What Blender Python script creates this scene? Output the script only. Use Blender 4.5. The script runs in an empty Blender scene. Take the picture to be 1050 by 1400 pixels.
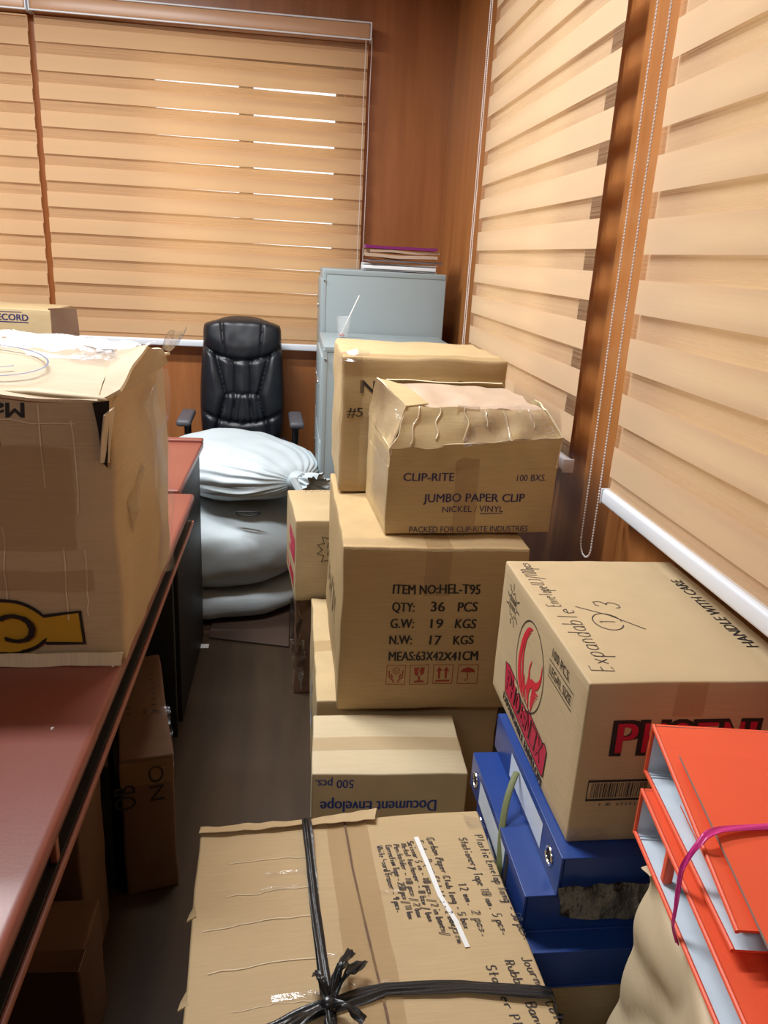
import bpy, bmesh, math, random
from mathutils import Vector, Matrix, noise

# ------------------------------------------------------------------ camera, world, lights, exposure
SC = bpy.context.scene
COL = SC.collection
R = math.radians
V = Vector


def make_camera():
    f_px, pitch, yaw, roll = 1050.7, R(18.23), R(7.27), R(3.18)
    fwd = V((math.sin(yaw) * math.cos(pitch), math.cos(yaw) * math.cos(pitch), -math.sin(pitch)))
    right = V((math.cos(yaw), -math.sin(yaw), 0))
    up = right.cross(fwd)
    rr = right * math.cos(roll) + up * math.sin(roll)
    uu = up * math.cos(roll) - right * math.sin(roll)
    m = Matrix((rr, uu, -fwd)).transposed().to_4x4()
    m.translation = V((0, 0, 1.40))
    cd = bpy.data.cameras.new('camera')
    cd.sensor_fit = 'HORIZONTAL'
    cd.sensor_width = 36
    cd.lens = 36 * f_px / 1050
    cd.clip_start = 0.02
    co = bpy.data.objects.new('camera', cd)
    co.matrix_world = m
    COL.objects.link(co)
    SC.camera = co


make_camera()
wd = bpy.data.worlds.new('daylight')
SC.world = wd
wd.use_nodes = True
wd.node_tree.nodes['Background'].inputs[0].default_value = (0.86, 0.93, 1.0, 1)
wd.node_tree.nodes['Background'].inputs[1].default_value = 3.2


def area(name, loc, sx, sy, power, col):
    ld = bpy.data.lights.new(name, 'AREA')
    ld.shape = 'RECTANGLE'
    ld.size, ld.size_y = sx, sy
    ld.energy = power
    ld.color = col
    o = bpy.data.objects.new(name, ld)
    o.location = loc
    COL.objects.link(o)
    return o


area('ceiling_tube_far', (-1.15, 2.75, 2.66), 1.2, 0.16, 72, (0.94, 0.97, 1.0))
area('ceiling_tube_aisle', (-0.45, 1.80, 2.66), 1.0, 0.16, 46, (0.94, 0.97, 1.0))
area('near_fill', (-0.8, -1.1, 2.66), 1.2, 0.5, 15, (0.94, 0.97, 1.0))  # soft fill added behind the camera, stands in for room bounce

SC.view_settings.view_transform = 'Standard'
SC.view_settings.look = 'None'
SC.view_settings.gamma = 1
SC.view_settings.exposure = 0.0
SC.view_settings.use_curve_mapping = False

# ------------------------------------------------------------------ materials


def srgb(r, g, b):
    def c(x):
        x /= 255
        return x / 12.92 if x <= 0.04045 else ((x + 0.055) / 1.055) ** 2.4
    return (c(r), c(g), c(b), 1)


class NT:
    def __init__(s, name):
        s.m = bpy.data.materials.new(name)
        s.m.use_nodes = True
        s.t = s.m.node_tree
        s.t.nodes.clear()
        s.out = s.n('ShaderNodeOutputMaterial')

    def n(s, typ, **kw):
        nd = s.t.nodes.new(typ)
        for k, v in kw.items():
            if isinstance(k, str) and hasattr(nd, k):
                setattr(nd, k, v)
        return nd

    def l(s, a, b):
        s.t.links.new(a, b)

    def bsdf(s, col, rough=0.5, **kw):
        b = s.n('ShaderNodeBsdfPrincipled')
        if isinstance(col, tuple):
            b.inputs['Base Color'].default_value = col
        else:
            s.l(col, b.inputs['Base Color'])
        if isinstance(rough, (int, float)):
            b.inputs['Roughness'].default_value = rough
        else:
            s.l(rough, b.inputs['Roughness'])
        for k, v in kw.items():
            b.inputs[k].default_value = v
        return b

    def coords(s, scale=(1, 1, 1), loc=(0, 0, 0)):
        tc = s.n('ShaderNodeTexCoord')
        mp = s.n('ShaderNodeMapping')
        mp.inputs['Scale'].default_value = scale
        mp.inputs['Location'].default_value = loc
        s.l(tc.outputs['Object'], mp.inputs['Vector'])
        return mp.outputs['Vector']

    def noise(s, vec, scale, detail=3, rough=0.5):
        nz = s.n('ShaderNodeTexNoise')
        nz.inputs['Scale'].default_value = scale
        nz.inputs['Detail'].default_value = detail
        nz.inputs['Roughness'].default_value = rough
        s.l(vec, nz.inputs['Vector'])
        return nz.outputs['Fac']

    def ramp(s, fac, stops):
        r = s.n('ShaderNodeValToRGB')
        e = r.color_ramp.elements
        while len(e) > 1:
            e.remove(e[-1])
        e[0].position, e[0].color = stops[0]
        for p, c in stops[1:]:
            k = e.new(p)
            k.color = c
        s.l(fac, r.inputs['Fac'])
        return r.outputs['Color']

    def bump(s, fac, strength, dist, b):
        bp = s.n('ShaderNodeBump')
        bp.inputs['Strength'].default_value = strength
        bp.inputs['Distance'].default_value = dist
        s.l(fac, bp.inputs['Height'])
        s.l(bp.outputs['Normal'], b.inputs['Normal'])

    def done(s, b):
        s.l(b.outputs[0] if hasattr(b, 'outputs') else b, s.out.inputs['Surface'])
        return s.m


def mul(c, k):
    return (min(1, c[0] * k), min(1, c[1] * k), min(1, c[2] * k), 1)


def plain(name, col, rough=0.5, **kw):
    t = NT(name)
    return t.done(t.bsdf(col, rough, **kw))


def mottled(name, col, rough=0.5, var=0.12, scale=6, bump=0.0, bscale=60, **kw):
    t = NT(name)
    v = t.coords()
    c = t.ramp(t.noise(v, scale, 4), [(0.3, mul(col, 1 - var)), (0.7, mul(col, 1 + var))])
    b = t.bsdf(c, rough, **kw)
    if bump:
        t.bump(t.noise(v, bscale, 3), bump, 0.002, b)
    return t.done(b)


def cardboard(name, col, axis='z', var=0.09, corr=True):
    t = NT(name)
    v = t.coords()
    big = t.noise(v, 5, 4)
    fine = t.noise(t.coords({'z': (18, 18, 260), 'x': (260, 18, 18), 'y': (18, 260, 18)}[axis]), 1.0, 2)
    mix = t.n('ShaderNodeMix', data_type='FLOAT')
    mix.inputs[0].default_value = 0.45
    t.l(big, mix.inputs[2])
    t.l(fine, mix.inputs[3])
    c = t.ramp(mix.outputs[0], [(0.32, mul(col, 1 - var)), (0.5, col), (0.68, mul(col, 1 + var))])
    b = t.bsdf(c, 0.62)
    b.inputs['Specular IOR Level'].default_value = 0.3
    if corr:
        t.bump(mix.outputs[0], 0.35, 0.0025, b)
    return t.done(b)


def film(name, col, alpha, rough=0.15, bscale=40, bstr=0.6):
    t = NT(name)
    v = t.coords()
    b = t.bsdf(col, rough)
    b.inputs['Specular IOR Level'].default_value = 0.7
    t.bump(t.noise(v, bscale, 4, 0.6), bstr, 0.004, b)
    tr = t.n('ShaderNodeBsdfTransparent')
    mx = t.n('ShaderNodeMixShader')
    mx.inputs[0].default_value = alpha
    t.l(tr.outputs[0], mx.inputs[1])
    t.l(b.outputs[0], mx.inputs[2])
    return t.done(mx)


def gloss_film(name, amount, rough, bscale, bstr, tint=0.97):
    """clear film: see-through, only its wrinkled gloss shows"""
    t = NT(name)
    g = t.n('ShaderNodeBsdfGlossy')
    g.inputs[0].default_value = (1, 1, 1, 1)
    g.inputs[1].default_value = rough
    t.bump(t.noise(t.coords(), bscale, 4, 0.6), bstr, 0.006, g)
    tr = t.n('ShaderNodeBsdfTransparent')
    tr.inputs[0].default_value = (tint, tint, tint * 1.02, 1)
    mx = t.n('ShaderNodeMixShader')
    mx.inputs[0].default_value = amount
    t.l(tr.outputs[0], mx.inputs[1])
    t.l(g.outputs[0], mx.inputs[2])
    return t.done(mx)


def wood(name, dark, light, axis='z', rough=0.34, s=1.0):
    t = NT(name)
    k = {'z': (9 * s, 9 * s, 0.7 * s), 'y': (9 * s, 0.7 * s, 9 * s), 'x': (0.7 * s, 9 * s, 9 * s)}[axis]
    n1 = t.noise(t.coords(k), 1.6, 5, 0.55)
    c = t.ramp(n1, [(0.3, dark), (0.7, light)])
    b = t.bsdf(c, rough)
    b.inputs['Coat Weight'].default_value = 0.25
    b.inputs['Coat Roughness'].default_value = 0.25
    return t.done(b)


def fabric(name, col, transl, alpha=1.0):
    t = NT(name)
    fine = t.noise(t.coords((2, 2, 420)), 1.0, 2)
    c = t.ramp(fine, [(0.3, mul(col, 0.975)), (0.7, mul(col, 1.025))])
    d = t.n('ShaderNodeBsdfDiffuse')
    t.l(c, d.inputs[0])
    tl = t.n('ShaderNodeBsdfTranslucent')
    tl.inputs[0].default_value = (col[0], col[1] * 0.82, col[2] * 0.55, 1)
    mx = t.n('ShaderNodeMixShader')
    mx.inputs[0].default_value = transl
    t.l(d.outputs[0], mx.inputs[1])
    t.l(tl.outputs[0], mx.inputs[2])
    if alpha < 1:
        # open weave: fine horizontal rows of thread
        rows = t.noise(t.coords((1.5, 1.5, 230)), 1.0, 1)
        r = t.n('ShaderNodeMapRange')
        r.inputs[1].default_value, r.inputs[2].default_value = 0.40, 0.60
        r.inputs[3].default_value, r.inputs[4].default_value = alpha - 0.08, alpha + 0.10
        t.l(rows, r.inputs[0])
        tr = t.n('ShaderNodeBsdfTransparent')
        m2 = t.n('ShaderNodeMixShader')
        t.l(r.outputs[0], m2.inputs[0])
        t.l(tr.outputs[0], m2.inputs[1])
        t.l(mx.outputs[0], m2.inputs[2])
        return t.done(m2)
    return t.done(mx)


M = dict(
    carton_hel=cardboard('carton_tan', srgb(184, 156, 112), 'z'),
    carton_new=cardboard('carton_tan_aged', srgb(192, 167, 124), 'z'),
    carton_clip=cardboard('carton_yellow_tan', srgb(194, 169, 124), 'z'),
    carton_ph=cardboard('carton_smooth', srgb(194, 170, 132), 'z', 0.05),
    carton_strap=cardboard('carton_top', srgb(195, 168, 126), 'y', 0.07),
    carton_env=cardboard('carton_pale', srgb(198, 180, 146), 'y', 0.06),
    carton_big=cardboard('carton_big', srgb(196, 172, 136), 'z', 0.08),
    carton_small=cardboard('carton_small', srgb(190, 165, 124), 'z'),
    carton_dark=cardboard('carton_dark', srgb(110, 82, 62), 'z'),  # under-desk shade is put into this colour; also used for joints and print
    carton_pale_edge=cardboard('carton_inner', srgb(226, 208, 174), 'x', 0.1),
    taped_paper=mottled('taped_paper', srgb(196, 172, 148), 0.45, 0.08, 12, 0.5, 30),
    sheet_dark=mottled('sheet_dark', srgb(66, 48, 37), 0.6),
    fold_shine=film('tape_fold_glint', srgb(226, 206, 170), 0.7, 0.16, 40, 0.5),  # pale film, the highlight on the tape folds is put into its colour
    tape=film('packing_tape', srgb(186, 152, 104), 0.26, 0.18, 45, 0.35),
    clear=gloss_film('clear_tape', 0.08, 0.20, 34, 0.9),
    plastic=gloss_film('clear_plastic', 0.34, 0.12, 26, 0.9),
    smoke=gloss_film('smoky_plastic', 0.10, 0.16, 30, 0.9, 0.42),
    ink=plain('ink_black', srgb(38, 32, 30), 0.6),
    pen=plain('pen_ink', srgb(40, 36, 44), 0.6),
    navy=plain('ink_navy', srgb(48, 44, 92), 0.6),
    blue_ink=plain('ink_blue', srgb(40, 66, 142), 0.6),
    red_ink=plain('ink_red', srgb(152, 52, 38), 0.6),
    crimson=plain('ink_crimson', srgb(190, 30, 62), 0.55),
    flame=plain('ink_flame_red', srgb(208, 38, 54), 0.55),
    logo_yellow=plain('ink_yellow', srgb(206, 160, 44), 0.55),
    white_out=plain('correction_white', srgb(240, 240, 236), 0.5),
    dark_gap=plain('dark_inside', srgb(30, 24, 20), 0.9),
    wall=wood('wall_wood', srgb(146, 86, 44), srgb(172, 108, 60), 'z', 0.36),
    wall_side=wood('wall_wood_side', srgb(150, 92, 46), srgb(180, 118, 64), 'z', 0.34),
    floor=wood('floor_wood', srgb(50, 37, 25), srgb(72, 54, 37), 'y', 0.42),
    ceiling=plain('ceiling_white', srgb(190, 186, 180), 0.9),
    plaster=wood('far_wall', srgb(96, 60, 36), srgb(124, 80, 48), 'z', 0.4),
    frame=plain('window_frame_aluminium', srgb(120, 112, 105), 0.4, Metallic=0.6),
    solid=fabric('blind_solid', srgb(218, 180, 138), 0.24),
    sheer=fabric('blind_sheer', srgb(206, 166, 124), 0.3, 0.30),
    solid2=fabric('blind_solid_pale', srgb(220, 190, 154), 0.20),
    sheer2=fabric('blind_sheer_pale', srgb(218, 186, 148), 0.28, 0.28),
    cassette=mottled('cassette_fabric', srgb(196, 152, 116), 0.32, 0.05, 4),
    alu=plain('aluminium_white', srgb(226, 230, 236), 0.35),
    bead=plain('bead_white', srgb(232, 226, 222), 0.35),
    steel_paint=mottled('cabinet_grey_paint', srgb(150, 162, 164), 0.38, 0.03, 3),
    chrome=plain('chrome', (0.8, 0.8, 0.8, 1), 0.2, Metallic=1.0),
    leather=mottled('black_leather', srgb(24, 27, 33), 0.40, 0.1, 20, 0.12, 180),
    black_plastic=plain('black_plastic', srgb(20, 20, 22), 0.4),
    grey_plastic=plain('grey_plastic', srgb(84, 84, 90), 0.45),
    sack=mottled('woven_sack', srgb(182, 193, 197), 0.5, 0.06, 7, 0.25, 300),
    string=plain('black_string', srgb(20, 20, 20), 0.6),
    desk=mottled('desk_laminate', srgb(132, 72, 59), 0.36, 0.07, 5, 0.05, 200),
    desk_edge=mottled('desk_edge', srgb(150, 90, 70), 0.4, 0.05, 6),
    desk_black=plain('desk_black', srgb(13, 12, 13), 0.55),
    orange=mottled('orange_cover', srgb(240, 94, 58), 0.42, 0.03, 8, 0.1, 400),
    lining=mottled('pale_lining', srgb(206, 218, 228), 0.6, 0.05, 30),
    greyboard=plain('greyboard', srgb(150, 138, 126), 0.8),
    blue=mottled('blue_cover', srgb(28, 62, 132), 0.36, 0.06, 6, 0.05, 300),
    label=mottled('white_label', srgb(214, 224, 236), 0.35, 0.03, 20),
    strap=film('black_strap', srgb(30, 32, 34), 0.97, 0.28, 40, 0.3),
    ribbon=plain('pink_ribbon', srgb(206, 50, 130), 0.3),
    green_cord=plain('green_cord', srgb(112, 118, 74), 0.6),
    kraft=mottled('kraft_paper', srgb(202, 182, 148), 0.6, 0.07, 9, 0.9, 14),
    purple=plain('purple_folder', srgb(120, 34, 100), 0.3),
    kraft_env=mottled('brown_envelope', srgb(176, 150, 128), 0.6),
    paper=mottled('white_paper', srgb(226, 226, 226), 0.7, 0.03, 20),
    grey_folder=plain('grey_folder', srgb(108, 96, 96), 0.6),
    straw=plain('straw_white', srgb(236, 236, 236), 0.35),
    red=plain('red_plastic', srgb(190, 60, 40), 0.4),
    cupclear=film('cup_clear', (0.8, 0.85, 0.87, 1), 0.18, 0.08, 30, 0.1),
)


def glass_mat():
    t = NT('window_glass')
    tr = t.n('ShaderNodeBsdfTransparent')
    tr.inputs[0].default_value = (0.92, 0.96, 0.96, 1)
    g = t.n('ShaderNodeBsdfGlossy')
    g.inputs[1].default_value = 0.03
    mx = t.n('ShaderNodeMixShader')
    mx.inputs[0].default_value = 0.08
    t.l(tr.outputs[0], mx.inputs[1])
    t.l(g.outputs[0], mx.inputs[2])
    return t.done(mx)


M['glass'] = glass_mat()

# ------------------------------------------------------------------ mesh helpers


class MB:
    """collects faces and links them as one mesh object"""

    def __init__(s):
        s.v, s.f, s.mi, s.mats = [], [], [], []

    def mid(s, mat):
        m = M[mat] if isinstance(mat, str) else mat
        if m not in s.mats:
            s.mats.append(m)
        return s.mats.index(m)

    def add(s, vs, fs, mat):
        b = len(s.v)
        k = s.mid(mat)
        s.v += [tuple(p) for p in vs]
        for f in fs:
            s.f.append([i + b for i in f])
            s.mi.append(k)

    def patch(s, fn, nu, nv, mat):
        vs = [fn(i / nu, j / nv) for j in range(nv + 1) for i in range(nu + 1)]
        w = nu + 1
        fs = [(j * w + i, j * w + i + 1, (j + 1) * w + i + 1, (j + 1) * w + i) for j in range(nv) for i in range(nu)]
        s.add(vs, fs, mat)

    def slab(s, fn, nu, nv, th, mat, rim=None, under=None):
        """sheet of real thickness th, fn(u,v) its upper side"""
        top = [[V(fn(i / nu, j / nv)) for i in range(nu + 1)] for j in range(nv + 1)]
        bot = []
        for j in range(nv + 1):
            row = []
            for i in range(nu + 1):
                a = top[j][min(i + 1, nu)] - top[j][max(i - 1, 0)]
                b = top[min(j + 1, nv)][i] - top[max(j - 1, 0)][i]
                n = a.cross(b)
                n = n.normalized() if n.length > 1e-12 else V((0, 0, 1))
                row.append(top[j][i] - n * th)
            bot.append(row)
        w = nu + 1
        q = [(j * w + i, j * w + i + 1, (j + 1) * w + i + 1, (j + 1) * w + i) for j in range(nv) for i in range(nu)]
        s.add([p for r in top for p in r], q, mat)
        s.add([p for r in bot for p in r], [tuple(reversed(f)) for f in q], under or mat)
        ring = [(0, i) for i in range(nu)] + [(j, nu) for j in range(nv)] + [(nv, i) for i in range(nu, 0, -1)] + [(j, 0) for j in range(nv, 0, -1)]
        vs = [top[j][i] for j, i in ring] + [bot[j][i] for j, i in ring]
        n = len(ring)
        s.add(vs, [(k, n + k, n + (k + 1) % n, (k + 1) % n) for k in range(n)], rim or mat)

    def quad_slab(s, a, b, c, d, th, mat, nu=6, nv=4, amp=0.0, seed=0.0, rim=None, under=None, freq=14):
        a, b, c, d = V(a), V(b), V(c), V(d)

        def fn(u, v):
            p = (a * (1 - u) + b * u) * (1 - v) + (d * (1 - u) + c * u) * v
            if amp:
                p = p + noise.noise_vector(p * freq + V((seed, seed * 2, seed * 3))) * amp
            return p
        s.slab(fn, nu, nv, th, mat, rim, under)

    def rbox(s, lo, hi, mat, r=0.003, div=(1, 1, 1), warp=None):
        """box with rounded edges; warp bends it"""
        lo, hi = V(lo), V(hi)
        r = min(r, *[(hi[k] - lo[k]) * 0.49 for k in range(3)])
        ax = []
        for k in range(3):
            a, b = lo[k], hi[k]
            inner = [a + r + (b - a - 2 * r) * i / div[k] for i in range(div[k] + 1)]
            ax.append([a, a + r * 0.45] + inner + [b - r * 0.45, b])
        idx, vs, fs = {}, [], []

        def vid(i, j, k):
            key = (i, j, k)
            if key not in idx:
                p = V((ax[0][i], ax[1][j], ax[2][k]))
                q = V([min(max(p[t], lo[t] + r), hi[t] - r) for t in range(3)])
                dlt = p - q
                if sum(abs(x) > 1e-9 for x in dlt) > 1:
                    p = q + dlt.normalized() * r
                idx[key] = len(vs)
                vs.append(warp(p) if warp else p)
            return idx[key]
        n = [len(a) - 1 for a in ax]
        for j in range(n[1]):
            for i in range(n[0]):
                fs.append((vid(i, j, 0), vid(i, j + 1, 0), vid(i + 1, j + 1, 0), vid(i + 1, j, 0)))
                fs.append((vid(i, j, n[2]), vid(i + 1, j, n[2]), vid(i + 1, j + 1, n[2]), vid(i, j + 1, n[2])))
        for k in range(n[2]):
            for i in range(n[0]):
                fs.append((vid(i, 0, k), vid(i + 1, 0, k), vid(i + 1, 0, k + 1), vid(i, 0, k + 1)))
                fs.append((vid(i, n[1], k), vid(i, n[1], k + 1), vid(i + 1, n[1], k + 1), vid(i + 1, n[1], k)))
            for j in range(n[1]):
                fs.append((vid(0, j, k), vid(0, j, k + 1), vid(0, j + 1, k + 1), vid(0, j + 1, k)))
                fs.append((vid(n[0], j, k), vid(n[0], j + 1, k), vid(n[0], j + 1, k + 1), vid(n[0], j, k + 1)))
        s.add(vs, fs, mat)

    def tube(s, pts, rad, mat, n=8, closed=False, flat=1.0, up=None):
        pts = [V(p) for p in pts]
        m = len(pts)
        rads = rad if isinstance(rad, (list, tuple)) else [rad] * m
        vs, fs = [], []
        ref = V(up) if up else None
        prev = None
        for i, p in enumerate(pts):
            t = (pts[(i + 1) % m] - pts[i - 1]) if closed else (pts[min(i + 1, m - 1)] - pts[max(i - 1, 0)])
            t.normalize()
            a = ref if ref else (prev if prev else (V((0, 0, 1)) if abs(t.z) < 0.9 else V((1, 0, 0))))
            x = (a - t * a.dot(t))
            if x.length < 1e-6:
                x = t.orthogonal()
            x.normalize()
            prev = x
            y = t.cross(x)
            for k in range(n):
                an = 2 * math.pi * k / n
                vs.append(p + x * (math.cos(an) * rads[i] * flat) + y * (math.sin(an) * rads[i]))
        for i in range(m if closed else m - 1):
            for k in range(n):
                a, b = i * n + k, i * n + (k + 1) % n
                c, d = ((i + 1) % m) * n + (k + 1) % n, ((i + 1) % m) * n + k
                fs.append((a, b, c, d))
        if not closed:
            fs.append(tuple(range(n - 1, -1, -1)))
            fs.append(tuple((m - 1) * n + k for k in range(n)))
        s.add(vs, fs, mat)

    def lathe(s, prof, mat, n=20, c=(0, 0, 0)):
        c = V(c)
        vs = [c + V((r * math.cos(2 * math.pi * k / n), r * math.sin(2 * math.pi * k / n), z)) for r, z in prof for k in range(n)]
        fs = [(i * n + k, i * n + (k + 1) % n, (i + 1) * n + (k + 1) % n, (i + 1) * n + k) for i in range(len(prof) - 1) for k in range(n)]
        s.add(vs, fs, mat)

    def ball(s, c, r, mat, n=6):
        c = V(c)
        vs = [c + V((0, 0, r)), c - V((0, 0, r))]
        for z in (0.5, -0.5):
            for k in range(n):
                a = 2 * math.pi * k / n
                vs.append(c + V((r * 0.87 * math.cos(a), r * 0.87 * math.sin(a), r * z)))
        fs = [(0, 2 + k, 2 + (k + 1) % n) for k in range(n)] + [(1, 2 + n + (k + 1) % n, 2 + n + k) for k in range(n)]
        fs += [(2 + k, 2 + n + k, 2 + n + (k + 1) % n, 2 + (k + 1) % n) for k in range(n)]
        s.add(vs, fs, mat)

    def build(s, name, parent=None, smooth=True, angle=38):
        me = bpy.data.meshes.new(name)
        me.from_pydata(s.v, [], s.f)
        for m in s.mats:
            me.materials.append(m)
        me.polygons.foreach_set('material_index', s.mi)
        me.polygons.foreach_set('use_smooth', [smooth] * len(s.f))
        me.update()
        if smooth:
            me.set_sharp_from_angle(angle=R(angle))
        o = bpy.data.objects.new(name, me)
        COL.objects.link(o)
        if parent:
            o.parent = parent
        return o


def thing(name, label, cat, loc, rz=0.0, group=None):
    o = bpy.data.objects.new(name, None)
    COL.objects.link(o)
    o.empty_display_size = 0.05
    o.location = loc
    o.rotation_euler = (0, 0, R(rz))
    return tag(o, label, cat, group)


def tag(o, label, cat, group=None):
    o['label'] = label
    o['category'] = cat
    if group:
        o['group'] = group
    return o


def structure(o):
    o['kind'] = 'structure'
    return o


# ------------------------------------------------------------------ lettering
_tc = {}


def type_geo(s, bold):
    key = (s, bold)
    if key in _tc:
        return _tc[key]
    cu = bpy.data.curves.new('lettering', 'FONT')
    cu.body = s
    cu.resolution_u = 3
    cu.offset = bold
    ob = bpy.data.objects.new('lettering', cu)
    COL.objects.link(ob)
    me = ob.to_mesh()
    vs = [(v.co.x, v.co.y) for v in me.vertices]
    fs = [tuple(p.vertices) for p in me.polygons]
    ob.to_mesh_clear()
    bpy.data.objects.remove(ob)
    bpy.data.curves.remove(cu)
    _tc[key] = (vs, fs)
    return _tc[key]


CAP = max(y for x, y in type_geo('H', 0.0)[0])

GLYPH = {
    'a': '56261514234354|565363', 'b': '1913|1526465554432313', 'c': '5546261514234354', 'd': '5953|5546261514234354',
    'e': '155555462615142343', 'f': '58493833|1656', 'g': '5546261514234354|56514020', 'h': '1913|1526465553',
    'i': '3633|3839', 'k': '1913|5614|2553', 'l': '3933', 'm': '1613|15263533|35465553', 'n': '1613|1526465553',
    'o': '261514234354554626', 'p': '1610|1526465554432314', 'r': '1613|152656', 's': '5526155413', 't': '393343|1656',
    'u': '1614234354|5653', 'v': '163356', 'w': '1623364356', 'x': '1653|1356', 'y': '1634|5610', 'z': '16561353',
    'E': '59191353|1646', 'P': '13194958574616', 'S': '584929181726465554432314', 'T': '1959|3933', 'C': '5849291814234354',
    'M': '1319365953', 'H': '1913|5953|1656', 'B': '13194958574616|4655544313', 'R': '13194958574616|3653',
    'J': '5954432314', 'N': '13195359', 'L': '191353', 'D': '131949585443 13', 'W': '1923374359',
    '0': '291814234354584929', '1': '183933', '2': '18294958571353', '3': '182949585736465554432314',
    '5': '5919165654432313', '7': '195923', '8': '462617182949585746 554443 2314152646', '9': '574626171829495853',
    '-': '2555', '.': '3334', '/': '1059', '(': '49282443', ')': '29484423',
}


def pen_strokes(s, slant=0.12, jit=0.03, seed=1):
    rnd = random.Random(seed)
    out, x0 = [], 0.0
    for ch in s:
        if ch == ' ':
            x0 += 0.45
            continue
        g = GLYPH.get(ch, '').replace(' ', '')
        for st in g.split('|'):
            pl = []
            for k in range(0, len(st) - 1, 2):
                x, y = int(st[k]) / 8 * 0.75 + rnd.uniform(-jit, jit), (int(st[k + 1]) - 3) / 6 + rnd.uniform(-jit, jit)
                pl.append((x0 + x + y * slant, y))
            if len(pl) > 1:
                out.append(pl)
        x0 += 0.62
    return out, max(x0, 0.1)


def star_outline(n, ro, ri, sx=1.0, sy=1.0):
    return [((ro if k % 2 == 0 else ri) * math.cos(math.pi * k / n) * sx, (ro if k % 2 == 0 else ri) * math.sin(math.pi * k / n) * sy) for k in range(2 * n)]


class Face:
    """a face of something that lettering and tape are laid on"""

    def __init__(s, o, u, v, warp=None):
        s.o, s.u, s.v = V(o), V(u).normalized(), V(v).normalized()
        s.n = s.u.cross(s.v)
        s.warp = warp

    def p(s, u, v, off=0.0006):
        q = s.o + s.u * u + s.v * v
        if s.warp:
            q = s.warp(q)
        return q + s.n * off

    def text(s, mb, txt, u, v, w, h, mat, rot=0, bold=0.0, off=0.0012, shear=0.0):
        vs, fs = type_geo(txt, 0.0)
        x0, x1 = min(a for a, b in vs), max(a for a, b in vs)
        kx, ky = w / (x1 - x0), h / CAP
        c, sn = math.cos(R(rot)), math.sin(R(rot))
        st = bold * h * 1.6
        for k, dx in enumerate((-st, 0, st) if st > 0 else (0,)):
            pts = []
            for a, b in vs:
                x, y = (a - x0) * kx + dx, b * ky
                x += y * shear
                pts.append(s.p(u + x * c - y * sn, v + x * sn + y * c, off + k * 0.00006))
            mb.add(pts, fs, mat)

    def line(s, mb, pl, width, mat, off=0.0008, closed=False):
        """a drawn line of the given width lying on the face"""
        m = len(pl)
        vs, fs = [], []
        for i, (x, y) in enumerate(pl):
            a = pl[(i - 1) % m] if (closed or i > 0) else pl[i]
            b = pl[(i + 1) % m] if (closed or i < m - 1) else pl[i]
            dx, dy = b[0] - a[0], b[1] - a[1]
            L = math.hypot(dx, dy) or 1
            nx, ny = -dy / L * width / 2, dx / L * width / 2
            vs += [s.p(x + nx, y + ny, off), s.p(x - nx, y - ny, off)]
        for i in range(m if closed else m - 1):
            j = (i + 1) % m
            fs.append((2 * i + 1, 2 * j + 1, 2 * j, 2 * i))
        mb.add(vs, fs, mat)

    def poly(s, mb, pl, mat, off=0.0007):
        mb.add([s.p(x, y, off) for x, y in pl], [tuple(range(len(pl)))], mat)

    def pen(s, mb, txt, u, v, length, h, mat, rot=0, width=0.0016, seed=1, slant=0.12, off=0.0009, jit=0.03):
        st, w = pen_strokes(txt, slant, jit, seed)
        c, sn = math.cos(R(rot)), math.sin(R(rot))
        for pl in st:
            q = []
            for x, y in pl:
                x, y = x / w * length, y * h
                q.append((u + x * c - y * sn, v + x * sn + y * c))
            s.line(mb, q, width, mat, off)

    def strip(s, mb, u0, v0, u1, v1, mat, nu=8, nv=8, off=0.0010):
        mb.patch(lambda a, b: s.p(u0 + (u1 - u0) * a, v0 + (v1 - v0) * b, off), nu, nv, mat)


class Carton:
    def __init__(s, label, loc, size, mat, rz=0, r=0.005, wear=0.004, bulge=0.004, seed=1, name='cardboard_box', cat='box', div=16, pre=None):
        w, d, h = size
        s.size = size
        s.root = thing(name, label, cat, loc, rz)
        s.mb = MB()
        s.mat = mat
        sd = V((seed * 3.1, seed * 1.7, seed * 5.3))

        def warp(p):
            p = V(p)
            if pre:
                p = pre(p)
            x, y, z = p.x / (w / 2), p.y / (d / 2), (p.z - h / 2) / (h / 2)
            cx, cy, cz = [max(0, math.cos(t * math.pi / 2)) for t in (max(-1, min(1, x)), max(-1, min(1, y)), max(-1, min(1, z)))]
            q = p + V((bulge * x * cy * cz, bulge * y * cx * cz, bulge * max(0, z) * cx * cy))
            n1 = noise.noise_vector(p * 7 + sd) * wear + noise.noise_vector(p * 22 + sd) * wear * 0.35
            n1.z *= min(1, p.z / (0.25 * h))
            return q + n1
        s.warp = warp
        s.mb.rbox((-w / 2, -d / 2, 0), (w / 2, d / 2, h), mat, r, (div, div, div), warp)
        s.front = Face((-w / 2, -d / 2, 0), (1, 0, 0), (0, 0, 1), warp)
        s.left = Face((-w / 2, d / 2, 0), (0, -1, 0), (0, 0, 1), warp)
        s.right = Face((w / 2, -d / 2, 0), (0, 1, 0), (0, 0, 1), warp)
        s.top = Face((-w / 2, -d / 2, h), (1, 0, 0), (0, 1, 0), warp)

    def part(s, mb, name, label=None):
        o = mb.build(name, s.root)
        if label:
            o['label'] = label
        return o

    def done(s):
        s.body = s.mb.build('carton_body', s.root)
        return s

# ------------------------------------------------------------------ the room
XR, YB, XL, YF, ZC = 0.75, 4.20, -3.2, -2.2, 2.72


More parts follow.
